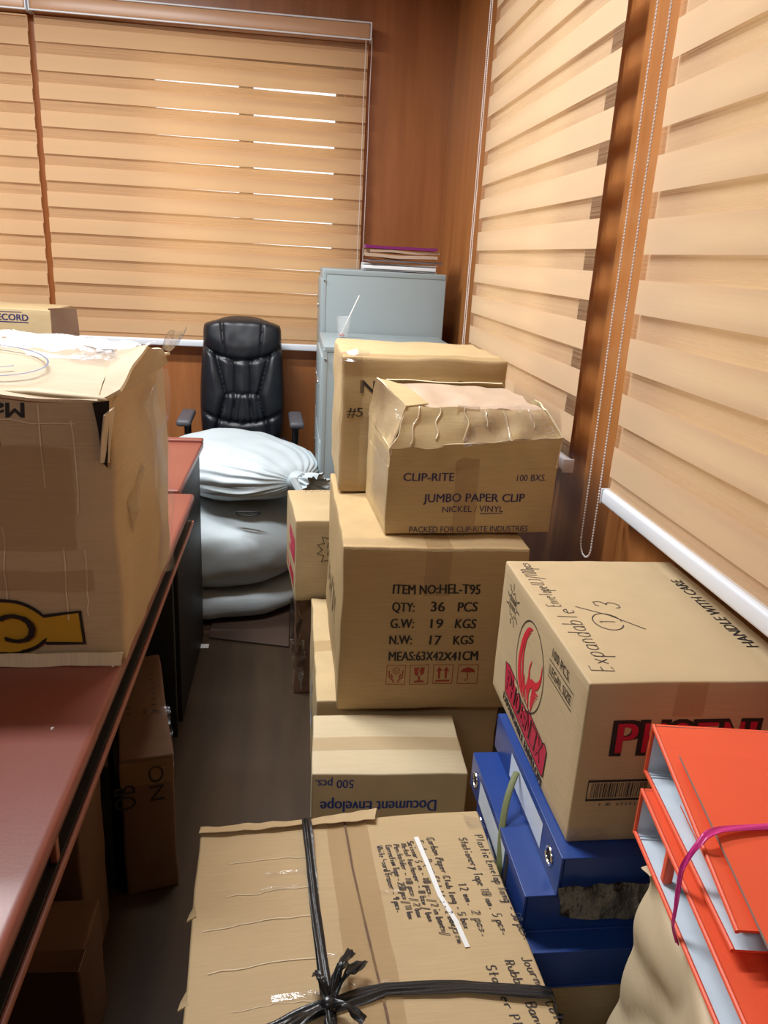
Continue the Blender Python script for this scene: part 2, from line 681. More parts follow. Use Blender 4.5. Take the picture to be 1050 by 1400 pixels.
def wall_cells(mb, mat, fixed_axis, lo, hi, a0, a1, z0, z1, holes):
    """a wall between lo and hi on its fixed axis, with window holes (a,b,za,zb)"""
    As = sorted({a0, a1} | {h[0] for h in holes} | {h[1] for h in holes})
    Zs = sorted({z0, z1} | {h[2] for h in holes} | {h[3] for h in holes})
    for i in range(len(As) - 1):
        for k in range(len(Zs) - 1):
            ca, cz = (As[i] + As[i + 1]) / 2, (Zs[k] + Zs[k + 1]) / 2
            if any(h[0] < ca < h[1] and h[2] < cz < h[3] for h in holes):
                continue
            if fixed_axis == 'y':
                p, q = (As[i], lo, Zs[k]), (As[i + 1], hi, Zs[k + 1])
            else:
                p, q = (lo, As[i], Zs[k]), (hi, As[i + 1], Zs[k + 1])
            x0, y0, w0 = p
            x1, y1, w1 = q
            vs = [(x0, y0, w0), (x1, y0, w0), (x1, y1, w0), (x0, y1, w0), (x0, y0, w1), (x1, y0, w1), (x1, y1, w1), (x0, y1, w1)]
            mb.add(vs, [(0, 3, 2, 1), (4, 5, 6, 7), (0, 1, 5, 4), (1, 2, 6, 5), (2, 3, 7, 6), (3, 0, 4, 7)], mat)


WB = [(-0.72, 0.225, 1.0, 2.28), (-2.2, -1.38, 1.0, 2.28)]
WR = [(2.20, 3.02, 1.0, 2.28), (0.1, 1.42, 1.0, 2.28)]
mb = MB()
wall_cells(mb, 'wall', 'y', YB, YB + 0.14, XL - 0.1, XR + 0.14, 0, ZC, WB)
structure(mb.build('wall_back', smooth=False))
mb = MB()
wall_cells(mb, 'wall_side', 'x', XR, XR + 0.14, YF - 0.1, YB, 0, ZC, WR)
structure(mb.build('wall_right', smooth=False))
mb = MB()
mb.rbox((XL - 0.1, YF, 0), (XL, YB, ZC), 'plaster', 0.001)
structure(mb.build('wall_left', smooth=False))
mb = MB()
mb.rbox((XL - 0.1, YF - 0.1, 0), (XR, YF, ZC), 'plaster', 0.001)
structure(mb.build('wall_front', smooth=False))
mb = MB()
mb.rbox((XL - 0.1, YF - 0.1, -0.1), (XR + 0.14, YB + 0.14, 0), 'floor', 0.001)
structure(mb.build('floor', smooth=False))
mb = MB()
mb.rbox((XL - 0.1, YF - 0.1, ZC), (XR + 0.14, YB + 0.14, ZC + 0.1), 'ceiling', 0.001)
structure(mb.build('ceiling', smooth=False))


def window(n, axis, hole, mull):
    a0, a1, z0, z1 = hole
    base = XR if axis == 'x' else YB
    d0, d1 = base + 0.07, base + 0.11

    def bx(mb, a, b, za, zb, lo=d0, hi=d1, mat='frame'):
        if axis == 'y':
            mb.rbox((a, lo, za), (b, hi, zb), mat, 0.003)
        else:
            mb.rbox((lo, a, za), (hi, b, zb), mat, 0.003)
    root = bpy.data.objects.new('window_%d' % n, None)
    COL.objects.link(root)
    structure(root)
    fr = MB()
    t = 0.035
    bx(fr, a0, a0 + t, z0, z1)
    bx(fr, a1 - t, a1, z0, z1)
    bx(fr, a0 + t, a1 - t, z0, z0 + t)
    bx(fr, a0 + t, a1 - t, z1 - t, z1)
    for m in mull:
        bx(fr, m - 0.035, m + 0.035, z0 + t, z1 - t)
    fr.build('window_frame', root, smooth=False)
    gl = MB()
    bx(gl, a0 + t, a1 - t, z0 + t, z1 - t, base + 0.088, base + 0.092, 'glass')
    gl.build('glass_pane', root, smooth=False)


window(1, 'y', WB[0], [-0.25])
window(2, 'y', WB[1], [-1.55])
window(3, 'x', WR[0], [2.5])
window(4, 'x', WR[1], [0.8])

# ------------------------------------------------------------------ zebra blinds


def blind(label, loc, rz, width, z_bot, z_top, rail, phase, mats, chain, seed, back_cut=0.0, slip=(0.0, 0.0, 0.0), back_more=0.0):
    """local x runs along the width, local -y faces the room; heights are absolute"""
    root = thing('zebra_blind', label, 'blind', loc, rz)
    P, S = 0.1165, 0.067
    zt = z_top - 0.02
    bar_h = 0.034

    def layer(y, shift, x0, x1, sd, more=0.0):
        mb = MB()
        nx = max(8, int(width / 0.07))

        def band(za, zb, mat):
            def fn(u, v):
                x, z = x0 + (x1 - x0) * u, za + (zb - za) * v
                wob = noise.noise(V((x * 3 + sd, z * 6, sd))) * 0.0016
                yy = y * min(1, (z - z_bot) / 0.25 + 0.25)
                return V((x, yy + wob, z + (slip[0] + slip[1] * u + slip[2] * (z - 1.6) if y > 0 else 0)))
            mb.patch(fn, nx, 2, mat)
        zz = phase + shift
        while zz < zt:
            zz += P
        while zz > z_bot - P:
            hi, lo, l2 = min(zz, zt), zz - S - more, zz - P
            for za, zb, m in ((lo, hi, mats[0]), (l2, lo, mats[1])):
                za, zb = max(za, z_bot + bar_h * 0.6), min(zb, zt)
                if zb - za > 0.002:
                    band(za, zb, m)
            zz -= P
        return mb
    layer(0.0, 0.0, 0.0, width, seed).build('fabric_front', root)
    layer(0.013, -0.0582 + back_more / 2, 0.0, width - back_cut, seed + 5, back_more).build('fabric_back', root)
    bb = MB()
    bb.rbox((-0.004, -0.011, z_bot), (width + 0.004, 0.014, z_bot + bar_h), 'alu', 0.007, (8, 1, 1))
    bo = bb.build('bottom_bar', root)
    for x in (-0.006, width + 0.002):
        ec = MB()
        ec.rbox((x, -0.013, z_bot - 0.001), (x + 0.004, 0.016, z_bot + bar_h + 0.001), 'alu', 0.002)
        ec.build('end_cap', bo)
    hb = MB()
    hb.rbox((-0.006, -0.035, z_top - 0.008), (width + 0.006, 0.05, z_top + rail), 'cassette', 0.014, (6, 1, 1))
    ho = hb.build('headrail', root)
    tr = MB()
    for z in (z_top - 0.010, z_top + rail - 0.003):
        tr.rbox((-0.008, -0.038, z), (width + 0.008, -0.030, z + 0.007), 'alu', 0.002)
    for x in (-0.011, width + 0.005):
        tr.rbox((x, -0.038, z_top - 0.010), (x + 0.006, 0.05, z_top + rail + 0.004), 'alu', 0.002)
    tr.build('metal_edging', ho)
    for cx0, cx1, y0, zb in chain:
        cb = MB()
        mid = (cx0 + cx1) / 2
        rr = abs(cx1 - cx0) / 2
        path, z = [], z_top
        while z > zb + rr:
            path.append(V((cx0, y0, z)))
            z -= 0.0068
        na = max(4, int(math.pi * rr / 0.0068))
        for k in range(na + 1):
            a = math.pi * k / na
            path.append(V((mid + (cx0 - mid) * math.cos(a), y0, zb + rr - rr * math.sin(a))))
        while z < z_top:
            z += 0.0068
            path.append(V((cx1, y0, z)))
        path = [p + V((noise.noise(p * 5) * 0.003, 0, 0)) for p in path]
        for p in path:
            cb.ball(p, 0.0027, 'bead', 5)
        cb.tube(path, 0.0008, 'bead', 4)
        cb.build('bead_chain', root)
    return root


# far wall: two blinds side by side
blind('wide zebra blind on the far wall, right of the narrow gap, behind the leather chair', (-1.185, 4.135, 0), 0, 1.515, 0.915, 2.375, 0.062, 2.204, ('solid', 'sheer'), [(1.500, 1.528, -0.03, 1.20)], 1.0, 0.0, (-0.0020, -0.0135, -0.006))
blind('zebra blind at the far left of the far wall, left of the narrow gap', (-2.30, 4.135, 0), 0, 1.085, 0.915, 2.375, 0.062, 2.204 - 0.02, ('solid', 'sheer'), [], 7.0)
# right wall: local x runs towards the camera
blind('pale zebra blind on the right wall beside the grey cabinets, nearer the room corner', (0.700, 3.10, 0), -90, 1.26, 0.905, 2.42, 0.06, 1.748, ('solid2', 'sheer2'), [(-0.018, 0.012, -0.02, 0.98)], 3.0, 0.10, (0, 0, 0), 0.012)
blind('pale zebra blind on the right wall above the bird-logo carton, nearest the camera', (0.700, 1.575, 0), -90, 1.35, 0.905, 2.42, 0.06, 1.735, ('solid2', 'sheer2'), [(-0.100, -0.034, -0.004, 0.752)], 9.0, 0.0, (0, 0, 0), 0.012)

# ------------------------------------------------------------------ filing cabinets and what stands on them


def cabinet(label, x0, y0, w, d, h, ndraw):
    """drawers face left (-x); local origin at base centre; w along x, d along y"""
    root = thing('filing_cabinet', label, 'filing cabinet', (x0 + w / 2, y0 + d / 2, 0))
    b = MB()
    b.rbox((-w / 2, -d / 2, 0.02), (w / 2, d / 2, h), 'steel_paint', 0.004)
    # folded edge along the side panel's top and a shallow seam round it
    b.rbox((-w / 2 + 0.006, -d / 2 - 0.0022, h - 0.022), (w / 2 - 0.004, -d / 2 + 0.002, h - 0.002), 'steel_paint', 0.0015)
    b.rbox((-w / 2 - 0.002, -d / 2 - 0.002, 0.03), (-w / 2 + 0.016, -d / 2 + 0.004, h - 0.012), 'steel_paint', 0.002)
    b.lathe([(0, 0.003), (0.005, 0.003), (0.005, 0)], 'chrome', 8, (-w / 2 + 0.008, -d / 2 - 0.004, h - 0.05))
    b.build('cabinet_body', root)
    pl = MB()
    pl.rbox((-w / 2 + 0.02, -d / 2 + 0.02, 0), (w / 2 - 0.02, d / 2 - 0.02, 0.02), 'black_plastic', 0.002)
    pl.build('plinth', root)
    hh = (h - 0.08) / ndraw
    for k in range(ndraw):
        z = 0.05 + k * hh
        q = MB()
        q.rbox((-w / 2 - 0.007, -d / 2 + 0.016, z), (-w / 2 + 0.004, d / 2 - 0.016, z + hh - 0.012), 'steel_paint', 0.004)
        dr = q.build('drawer', root)
        q = MB()
        q.rbox((-w / 2 - 0.016, -0.06, z + hh * 0.55), (-w / 2 - 0.006, 0.06, z + hh * 0.55 + 0.016), 'chrome', 0.004)
        q.build('handle', dr)
    return root


cabinet('taller grey steel filing cabinet against the far wall, papers piled on top', 0.122, 3.50, 0.545, 0.46, 1.345, 4)
cabinet('lower grey steel filing cabinet in front of the taller one, clear cup on top', 0.112, 2.94, 0.530, 0.54, 1.077, 3)

# paper pile on the tall cabinet, bottom to top


def bent_sheet(name, label, cat, loc, rz, w, d, th, mat, amp, seed, lift=0.0, group=None, rim=None):
    mb = MB()

    def fn(u, v):
        x, y = (u - 0.5) * w, (v - 0.5) * d
        e = (2 * u - 1) ** 2
        z = th + lift * e * (0.5 + 0.5 * noise.noise(V((x * 8, y * 8, seed)))) + amp * (0.6 + noise.noise(V((x * 9 + seed, y * 9, seed))))
        return V((x, y, z))
    mb.slab(fn, 14, 8, th, mat, rim)
    o = mb.build(name)
    o.location = loc
    o.rotation_euler = (0, 0, R(rz))
    return tag(o, label, cat, group)


zc = 1.346
root = thing('document_stack', 'white papers folded in half, bottom of the pile on the tall cabinet', 'papers', (0.470, 3.67, zc), -2)
mb = MB()


def fold(u, v):
    a = v * 2 * math.pi * 0.5
    x = (u - 0.5) * 0.33
    if v < 0.45:
        return V((x, -0.11 + 0.22 * (v / 0.45), 0.002 + 0.003 * noise.noise(V((x * 8, v * 5, 3))) + 0.002))
    if v > 0.55:
        return V((x, 0.11 - 0.22 * ((v - 0.55) / 0.45), 0.030 + 0.004 * noise.noise(V((x * 8, v * 5, 1)))))
    t = (v - 0.45) / 0.1 * math.pi
    return V((x, 0.11 + 0.013 * math.sin(t), 0.017 - 0.013 * math.cos(t)))


for k in range(3):
    mb.slab(lambda u, v, k=k: V((fold(u, v).x, fold(u, v).y * (1 - 0.05 * k), 0.0165 + (fold(u, v).z - 0.0165) * (1 - 0.26 * k))), 10, 30, 0.0014, 'paper')
mb.build('folded_sheets', root)
mb = MB()
mb.rbox((-0.165, -0.115, 0.009), (0.160, 0.10, 0.0235), 'paper', 0.001)
mb.build('page_block', root)
bent_sheet('manila_envelope', 'brown paper envelope, lowest of the envelopes on the tall cabinet', 'envelope', (0.488, 3.67, zc + 0.038), 1, 0.33, 0.24, 0.008, 'grey_folder', 0.003, 2)
bent_sheet('manila_envelope', 'grey-brown envelope with a bent corner under the purple folder on the tall cabinet', 'envelope', (0.474, 3.665, zc + 0.052), -1.5, 0.315, 0.24, 0.014, 'kraft_env', 0.006, 6, 0.014)
bent_sheet('manila_envelope', 'creased brown envelope directly beneath the purple folder', 'envelope', (0.480, 3.67, zc + 0.076), 2, 0.31, 0.235, 0.010, 'kraft_env', 0.004, 9, 0.004)
bent_sheet('plastic_folder', 'glossy purple folder on top of the pile on the tall cabinet', 'folder', (0.470, 3.67, zc + 0.093), -2.5, 0.32, 0.24, 0.012, 'purple', 0.002, 4, 0.004)

# clear cup with a straw on the lower cabinet
root = thing('plastic_cup', 'clear plastic cup with a leaning white straw on the lower grey cabinet', 'cup', (0.205, 3.28, 1.078))
mb = MB()
mb.lathe([(0.0, 0.001), (0.021, 0.001), (0.030, 0.082), (0.033, 0.084), (0.031, 0.085), (0.029, 0.082), (0.020, 0.004), (0.0, 0.004)], 'cupclear', 20)
mb.build('cup_body', root)
mb = MB()
mb.tube([(-0.012, 0, 0.006), (0.03, 0, 0.10), (0.062, 0, 0.172)], 0.003, 'straw', 8)
mb.build('drinking_straw', root)
mb = MB()
mb.rbox((-0.016, -0.012, 0.004), (0.004, 0.010, 0.014), 'red', 0.003)
mb.build('red_residue', root)

# ------------------------------------------------------------------ leather office chair


def office_chair():
    root = thing('office_chair', 'black leather high-back office chair behind the white sacks', 'chair', (-0.25, 3.90, 0), 2)
    seams = []

    def halfw(t):   # t from 0 (bottom) to 1 (top)
        w = 0.200 + 0.012 * math.sin(math.pi * min(1, t * 1.25)) - 0.012 * t
        if t > 0.86:
            k = (t - 0.86) / 0.14
            w -= 0.055 * (1 - math.sqrt(max(0, 1 - k ** 2.6)))
        if t < 0.1:
            w -= 0.03 * ((0.1 - t) / 0.1) ** 2
        return w
    Z0, Z1 = 0.48, 1.092

    def groove(d, w=0.006):
        return math.exp(-(d / w) ** 2)

    def front(u, v):
        t = v
        hw = halfw(t)
        s = 2 * u - 1
        s = math.copysign(abs(s) ** 0.9, s)
        x = s * hw
        z = Z0 + (Z1 - Z0) * t
        if t > 0.93:
            z -= 0.03 * abs(s) ** 3 * ((t - 0.93) / 0.07)
        lean = 0.10 * (t - 0.2) ** 2 + 0.02 * t
        edge = max(0.0, 1 - abs(s) ** 5) ** 0.5
        eb = min(1, t / 0.06, (1 - t) / 0.05)
        eb = math.sqrt(max(0, 1 - (1 - eb) ** 2))
        y = -0.075 * edge * eb
        ax = abs(x)
        zl = 0.70 + 0.03 * (1 - (ax / 0.17) ** 2)  # pillow lower edge, as a fraction of the height
        tl = 0.665 + 0.075 * (ax / 0.16) ** 2
        if t > tl:
            y -= 0.028 * math.sin(min(1, (t - tl) / 0.12) * math.pi / 2) * eb
            y += 0.010 * groove(ax - (0.085 + 0.05 * (t - 0.7)))
        else:
            tb = 0.17 + 0.06 * (ax / 0.16) ** 2
            bolster = 0.078 + 0.045 * max(0, (t - 0.40) / 0.27) + 0.035 * max(0, (0.40 - t) / 0.2)
            y += 0.014 * groove(ax - bolster, 0.008)
            if ax > bolster:
                y -= 0.022 * math.sin(min(1, (ax - bolster) / 0.05) * math.pi / 2) * edge
            elif t > 0.40:
                y += 0.008 * groove(ax - 0.038, 0.005)
                y -= 0.004 * math.cos(ax / 0.038 * math.pi)
            elif t > tb:
                y += 0.008 * groove(ax - 0.034 - 0.05 * (0.4 - t), 0.006)
                y -= 0.008 * abs(math.sin(ax * 90 + t * 8))
            y += 0.010 * groove(t - 0.40, 0.014) * (1 if ax < bolster else 0)
            y += 0.014 * groove(t - tb, 0.020)
        y += 0.014 * groove(t - tl, 0.016)
        y += 0.003 * noise.noise(V((x * 22, z * 14, 2)))
        return V((x, y + lean, z))

    def back(u, v):
        p = front(u, v)
        s = 2 * u - 1
        t = v
        lean = 0.10 * (t - 0.2) ** 2 + 0.02 * t
        e = max(0.0, 1 - abs(s) ** 5) ** 0.5 * math.sqrt(max(0, min(1, t / 0.06, (1 - t) / 0.05)))
        return V((p.x, lean + 0.045 * e, p.z))
    mb = MB()
    mb.patch(front, 64, 76, 'leather')
    mb.patch(lambda u, v: back(1 - u, v), 24, 30, 'leather')
    mb.build('backrest', root, angle=80)
    mb = MB()

    def seat(p):
        k = max(0, 1 - (p.x / 0.26) ** 4) * max(0, 1 - ((p.y + 0.22) / 0.27) ** 4)
        return V((p.x, p.y, p.z + (0.035 * k if p.z > 0.43 else 0)))
    mb.rbox((-0.245, -0.47, 0.40), (0.245, 0.03, 0.49), 'leather', 0.04, (10, 10, 1), seat)
    mb.build('seat', root, angle=70)
    for sx in (-1, 1):
        a = MB()
        a.tube([(sx * 0.20, -0.10, 0.41), (sx * 0.255, -0.10, 0.43), (sx * 0.262, -0.10, 0.53), (sx * 0.262, -0.11, 0.615)], 0.017, 'black_plastic', 10)
        ao = a.build('armrest', root)
        a = MB()
        a.rbox((sx * 0.262 - 0.034, -0.31, 0.61), (sx * 0.262 + 0.034, -0.02, 0.642), 'grey_plastic', 0.014, (1, 4, 1))
        a.build('arm_pad', ao)
    b = MB()
    b.tube([(0, -0.2, 0.09), (0, -0.2, 0.40)], 0.03, 'black_plastic', 14)
    b.build('gas_lift', root)
    b = MB()
    for k in range(5):
        an = 2 * math.pi * k / 5 + 0.3
        e = V((0.29 * math.cos(an), -0.2 + 0.29 * math.sin(an), 0.075))
        b.tube([(0, -0.2, 0.11), ((e.x) * 0.5, -0.2 + (e.y + 0.2) * 0.5, 0.10), e], [0.03, 0.024, 0.017], 'black_plastic', 8)
    b.build('star_base', root)
    for k in range(5):
        an = 2 * math.pi * k / 5 + 0.3
        c = MB()
        x, y = 0.29 * math.cos(an), -0.2 + 0.29 * math.sin(an)
        for s in (-1, 1):
            c.tube([(x + s * 0.008, y, 0.028), (x + s * 0.024, y, 0.028)], 0.028, 'black_plastic', 12)
        c.tube([(x, y, 0.028), (x, y, 0.08)], 0.008, 'chrome', 8)
        c.build('caster', root)
    return root


office_chair()

# ------------------------------------------------------------------ white sacks


def sack(label, loc, rz, a, b, c, seed, tie=True, flat=0.9, H=0.2):
    root = thing('white_sack', label, 'sack', loc, rz, None)

    def se(t, p):
        return math.copysign(abs(t) ** p, t)

    def fn(u, v):
        th = -math.pi + 2 * math.pi * u
        ph = math.pi * v
        ex = -math.cos(ph)                         # -1 .. 1 along the sack
        rad = max(0.0, 1 - abs(ex) ** (3.4 if ex < 0 else 2.6)) ** 0.5
        near = max(0.0, ex + 0.05) / 1.05
        pleat = 1 - 0.085 * near * (0.5 + 0.5 * math.cos(22 * th + 3 * noise.noise(V((th, ex * 2, seed))))) * min(1, rad * 3) if tie else 1
        x = a * ex
        y = b * rad * se(math.cos(th), 0.8) * pleat
        z = c * rad * se(math.sin(th), 0.8) * pleat
        p = V((x, y, z))
        p += noise.noise_vector(p * 5 + V((seed, 0, 0))) * 0.016 + noise.noise_vector(p * 14 + V((0, seed, 0))) * 0.005
        p.z = max(-c * flat, min(H - c * flat, p.z))
        return V((p.x, p.y, p.z + c * flat))
    mb = MB()
    mb.patch(fn, 120, 60, 'sack')
    mb.build('sack_body', root, angle=180)
    if tie:
        z0 = c * flat
        nb = MB()

        def neck(u, v):
            th = 2 * math.pi * u
            r = 0.026 + 0.042 * v ** 1.3
            r *= 1 + 0.18 * v * math.cos(7 * th + 4 * v) + 0.10 * math.cos(17 * th)
            return V((a - 0.012 + 0.10 * v, r * math.cos(th) + 0.03 * v * v, z0 + 0.01 + r * 0.8 * math.sin(th) - 0.02 * v * v))
        nb.slab(neck, 90, 10, 0.0015, 'sack')
        nb.build('gathered_neck', root, angle=180)
        kb = MB()
        for s in range(3):
            pts = [V((a + 0.004 + 0.014 * s, 0.034 * math.cos(t), z0 + 0.01 + 0.030 * math.sin(t))) for t in [2 * math.pi * k / 20 for k in range(20)]]
            kb.tube(pts, 0.010, 'sack', 8, closed=True)
        pts = [V((a + 0.02, -0.03, z0 + 0.02)), V((a + 0.05, -0.055, z0 + 0.03)), V((a + 0.075, -0.05, z0 + 0.0)), V((a + 0.05, -0.05, z0 - 0.02))]
        kb.tube(pts, [0.012, 0.016, 0.016, 0.010], 'sack', 8)
        kb.build('knot', root)
    return root


sack('white woven sack on the floor, bottom of the pile below the leather chair', (-0.40, 3.07, 0.010), -3, 0.49, 0.31, 0.085, 3.0, False, 0.75, 0.118)
sack('greyish white woven sack in the middle of the pile of three', (-0.40, 3.055, 0.129), -3, 0.49, 0.33, 0.178, 11.0, False, 0.90, 0.350)
sack('white woven sack tied in a knot at its right end, on top of the pile', (-0.215, 3.09, 0.470), -48, 0.345, 0.275, 0.112, 21.0, True, 0.90, 0.206)
mb = MB()
pts = [V((-0.16 + 0.045 * math.cos(t), 2.752 - 0.012 * math.sin(t), 0.477 + 0.018 * math.sin(t) * (1 if t > math.pi else 0.3))) for t in [2 * math.pi * k / 24 for k in range(24)]]
mb.tube(pts, 0.0035, 'string', 6, closed=True)
tag(mb.build('string_loop'), 'black string loop lying between the top and middle white sacks', 'string')
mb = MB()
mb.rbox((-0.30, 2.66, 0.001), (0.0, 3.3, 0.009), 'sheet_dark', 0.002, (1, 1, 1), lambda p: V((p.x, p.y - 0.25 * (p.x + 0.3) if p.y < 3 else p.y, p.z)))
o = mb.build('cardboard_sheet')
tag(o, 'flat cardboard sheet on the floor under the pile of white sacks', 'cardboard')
mb = MB()
mb.rbox((-0.325, 2.585, 0.001), (-0.295, 2.615, 0.003), 'paper', 0.0005)
tag(mb.build('paper_scrap'), 'small pale paper scrap on the floor beside the black desk panel', 'paper')

# ------------------------------------------------------------------ the carton stack in the middle

# carton under the item-number carton
c = Carton('dusty tan carton on the floor beneath the carton with four red handling symbols', (0.300, 1.945, 0), (0.46, 0.60, 0.362), 'carton_small', seed=2, wear=0.005, bulge=0.003)
c.done()
mb = MB()
c.top.strip(mb, 0.0, 0.25, 0.46, 0.31, 'tape', 12, 2)
c.left.strip(mb, 0.29, 0.26, 0.35, 0.362, 'tape', 2, 4)
c.part(mb, 'packing_tape')
mb = MB()
c.left.strip(mb, 0.30, 0.12, 0.36, 0.27, 'label', 2, 4, 0.0014)
c.part(mb, 'shipping_label', 'pale shipping label on the aisle side')

# HEL-T95
c = Carton('large carton printed with item number, weights and four red handling symbols, mid-stack', (0.333, 1.905, 0.366), (0.432, 0.61, 0.42), 'carton_hel', seed=3, wear=0.005, bulge=0.005)
F, mb = c.front, c.mb
for t, u, v, w, h in [('ITEM NO:HEL-T95', 0.118, 0.306, 0.201, 0.024), ('QTY:', 0.119, 0.262, 0.051, 0.023), ('36', 0.210, 0.262, 0.031, 0.023), ('PCS', 0.272, 0.262, 0.046, 0.023),
                      ('G.W:', 0.118, 0.220, 0.053, 0.023), ('19', 0.211, 0.220, 0.030, 0.023), ('KGS', 0.271, 0.220, 0.049, 0.023),
                      ('N.W:', 0.117, 0.178, 0.052, 0.023), ('17', 0.213, 0.178, 0.028, 0.023), ('KGS', 0.271, 0.178, 0.048, 0.023), ('MEAS:63X42X41CM', 0.116, 0.134, 0.216, 0.024)]:
    F.text(mb, t, u, v, w, h, 'ink', 0, 0.024)


def frame(F, mb, u, v, w, h, t, mat, off=0.0008):
    F.line(mb, [(u, v), (u + w, v), (u + w, v + h), (u, v + h)], t, mat, off, True)


for k, u in enumerate((0.113, 0.171, 0.230, 0.289)):
    v, w, h = 0.069, 0.046, 0.052
    frame(F, mb, u, v, w, h, 0.0018, 'red_ink')
    cx, cy = u + w / 2, v + h / 2
    if k == 0:      # hands holding a parcel
        F.line(mb, [(cx, cy + 0.002), (cx + 0.008, cy + 0.007), (cx + 0.008, cy + 0.015), (cx, cy + 0.020), (cx - 0.008, cy + 0.015), (cx - 0.008, cy + 0.007)], 0.0014, 'red_ink', closed=True)
        F.line(mb, [(cx - 0.008, cy + 0.014), (cx, cy + 0.010), (cx + 0.008, cy + 0.014)], 0.0012, 'red_ink')
        F.line(mb, [(cx, cy + 0.010), (cx, cy + 0.002)], 0.0012, 'red_ink')
        for s in (-1, 1):
            F.line(mb, [(cx + s * 0.017, cy + 0.012), (cx + s * 0.016, cy - 0.006), (cx + s * 0.006, cy - 0.016), (cx + s * 0.006, cy - 0.022)], 0.0032, 'red_ink')
            F.line(mb, [(cx + s * 0.012, cy + 0.002), (cx + s * 0.008, cy - 0.008)], 0.0030, 'red_ink')
    elif k == 1:    # broken glass
        F.poly(mb, [(cx - 0.014, cy + 0.019), (cx - 0.012, cy + 0.002), (cx - 0.004, cy - 0.004), (cx - 0.001, cy + 0.004), (cx - 0.004, cy + 0.009), (cx + 0.001, cy + 0.019)], 'red_ink')
        F.poly(mb, [(cx + 0.004, cy + 0.019), (cx + 0.000, cy + 0.009), (cx + 0.004, cy + 0.003), (cx + 0.003, cy - 0.004), (cx + 0.012, cy + 0.002), (cx + 0.014, cy + 0.019)], 'red_ink')
        F.poly(mb, [(cx - 0.0025, cy - 0.003), (cx - 0.0025, cy - 0.016), (cx + 0.0025, cy - 0.016), (cx + 0.0025, cy - 0.003)], 'red_ink')
        F.poly(mb, [(cx - 0.012, cy - 0.016), (cx - 0.012, cy - 0.021), (cx + 0.012, cy - 0.021), (cx + 0.012, cy - 0.016)], 'red_ink')
    elif k == 2:    # two arrows up
        for s in (-1, 1):
            x = cx + s * 0.008
            F.poly(mb, [(x - 0.007, cy + 0.008), (x + 0.007, cy + 0.008), (x, cy + 0.020)], 'red_ink')
            F.poly(mb, [(x - 0.0025, cy + 0.008), (x - 0.0025, cy - 0.013), (x + 0.0025, cy - 0.013), (x + 0.0025, cy + 0.008)], 'red_ink')
        F.poly(mb, [(cx - 0.017, cy - 0.017), (cx - 0.017, cy - 0.021), (cx + 0.017, cy - 0.021), (cx + 0.017, cy - 0.017)], 'red_ink')
    else:           # umbrella
        dome = [(cx + 0.017 * math.cos(a), cy + 0.003 + 0.014 * math.sin(a)) for a in [math.pi * i / 14 for i in range(15)]]
        F.poly(mb, dome + [(cx - 0.010, cy + 0.005), (cx - 0.005, cy + 0.002), (cx, cy + 0.005), (cx + 0.005, cy + 0.002), (cx + 0.010, cy + 0.005)], 'red_ink')
        F.line(mb, [(cx, cy + 0.020), (cx, cy - 0.014), (cx - 0.003, cy - 0.018), (cx - 0.007, cy - 0.015)], 0.0022, 'red_ink')
# large faded print on the aisle side
F.line(mb, [(0.004 + 0.0106 * k, 0.4155 + 0.0022 * noise.noise(V((k * 0.7, 1, 0)))) for k in range(41)], 0.0042, 'carton_pale_edge', 0.0016)
rnd = random.Random(12)
for k in range(9):
    u = 0.12 + k * 0.042
    c.left.line(mb, [(u, 0.15 + rnd.uniform(0, 0.03)), (u + rnd.uniform(-0.012, 0.018), 0.19), (u + rnd.uniform(-0.01, 0.02), 0.235 - rnd.uniform(0, 0.03))], 0.011, 'carton_dark', 0.0014)
c.done()
mb = MB()
c.front.strip(mb, 0.19, 0.30, 0.25, 0.42, 'tape', 3, 6)
c.top.strip(mb, 0.19, 0.0, 0.25, 0.61, 'tape', 3, 14)
c.top.strip(mb, 0.0, 0.008, 0.432, 0.05, 'clear', 14, 3, 0.0016)
c.part(mb, 'packing_tape')
# New World carton
c = Carton('carton with bold black print behind the paper clip carton, tape along its top edges', (0.345, 2.205, 0.793), (0.436, 0.41, 0.366), 'carton_new', seed=5, wear=0.007, bulge=0.006, r=0.008)
c.front.text(c.mb, 'New World', 0.045, 0.272, 0.30, 0.036, 'ink', 0, 0.03)
c.front.text(c.mb, '#5', 0.012, 0.204, 0.040, 0.026, 'ink', 0, 0.02)
c.done()
mb = MB()
c.front.strip(mb, 0.0, 0.318, 0.436, 0.366, 'tape', 16, 3)
c.top.strip(mb, 0.0, 0.0, 0.436, 0.055, 'tape', 16, 3)
c.front.strip(mb, 0.0, 0.0, 0.05, 0.366, 'tape', 3, 12, 0.0014)
c.left.strip(mb, 0.37, 0.0, 0.41, 0.366, 'tape', 2, 12, 0.0014)
c.part(mb, 'packing_tape')
mb = MB()
mb.quad_slab((-0.222, -0.208, 0.352), (-0.16, -0.214, 0.345), (-0.15, -0.17, 0.377), (-0.222, -0.165, 0.374), 0.0012, 'clear', 8, 6, 0.010, 4.0, freq=40)
c.part(mb, 'wrinkled_tape', 'crumpled clear tape on the left corner')

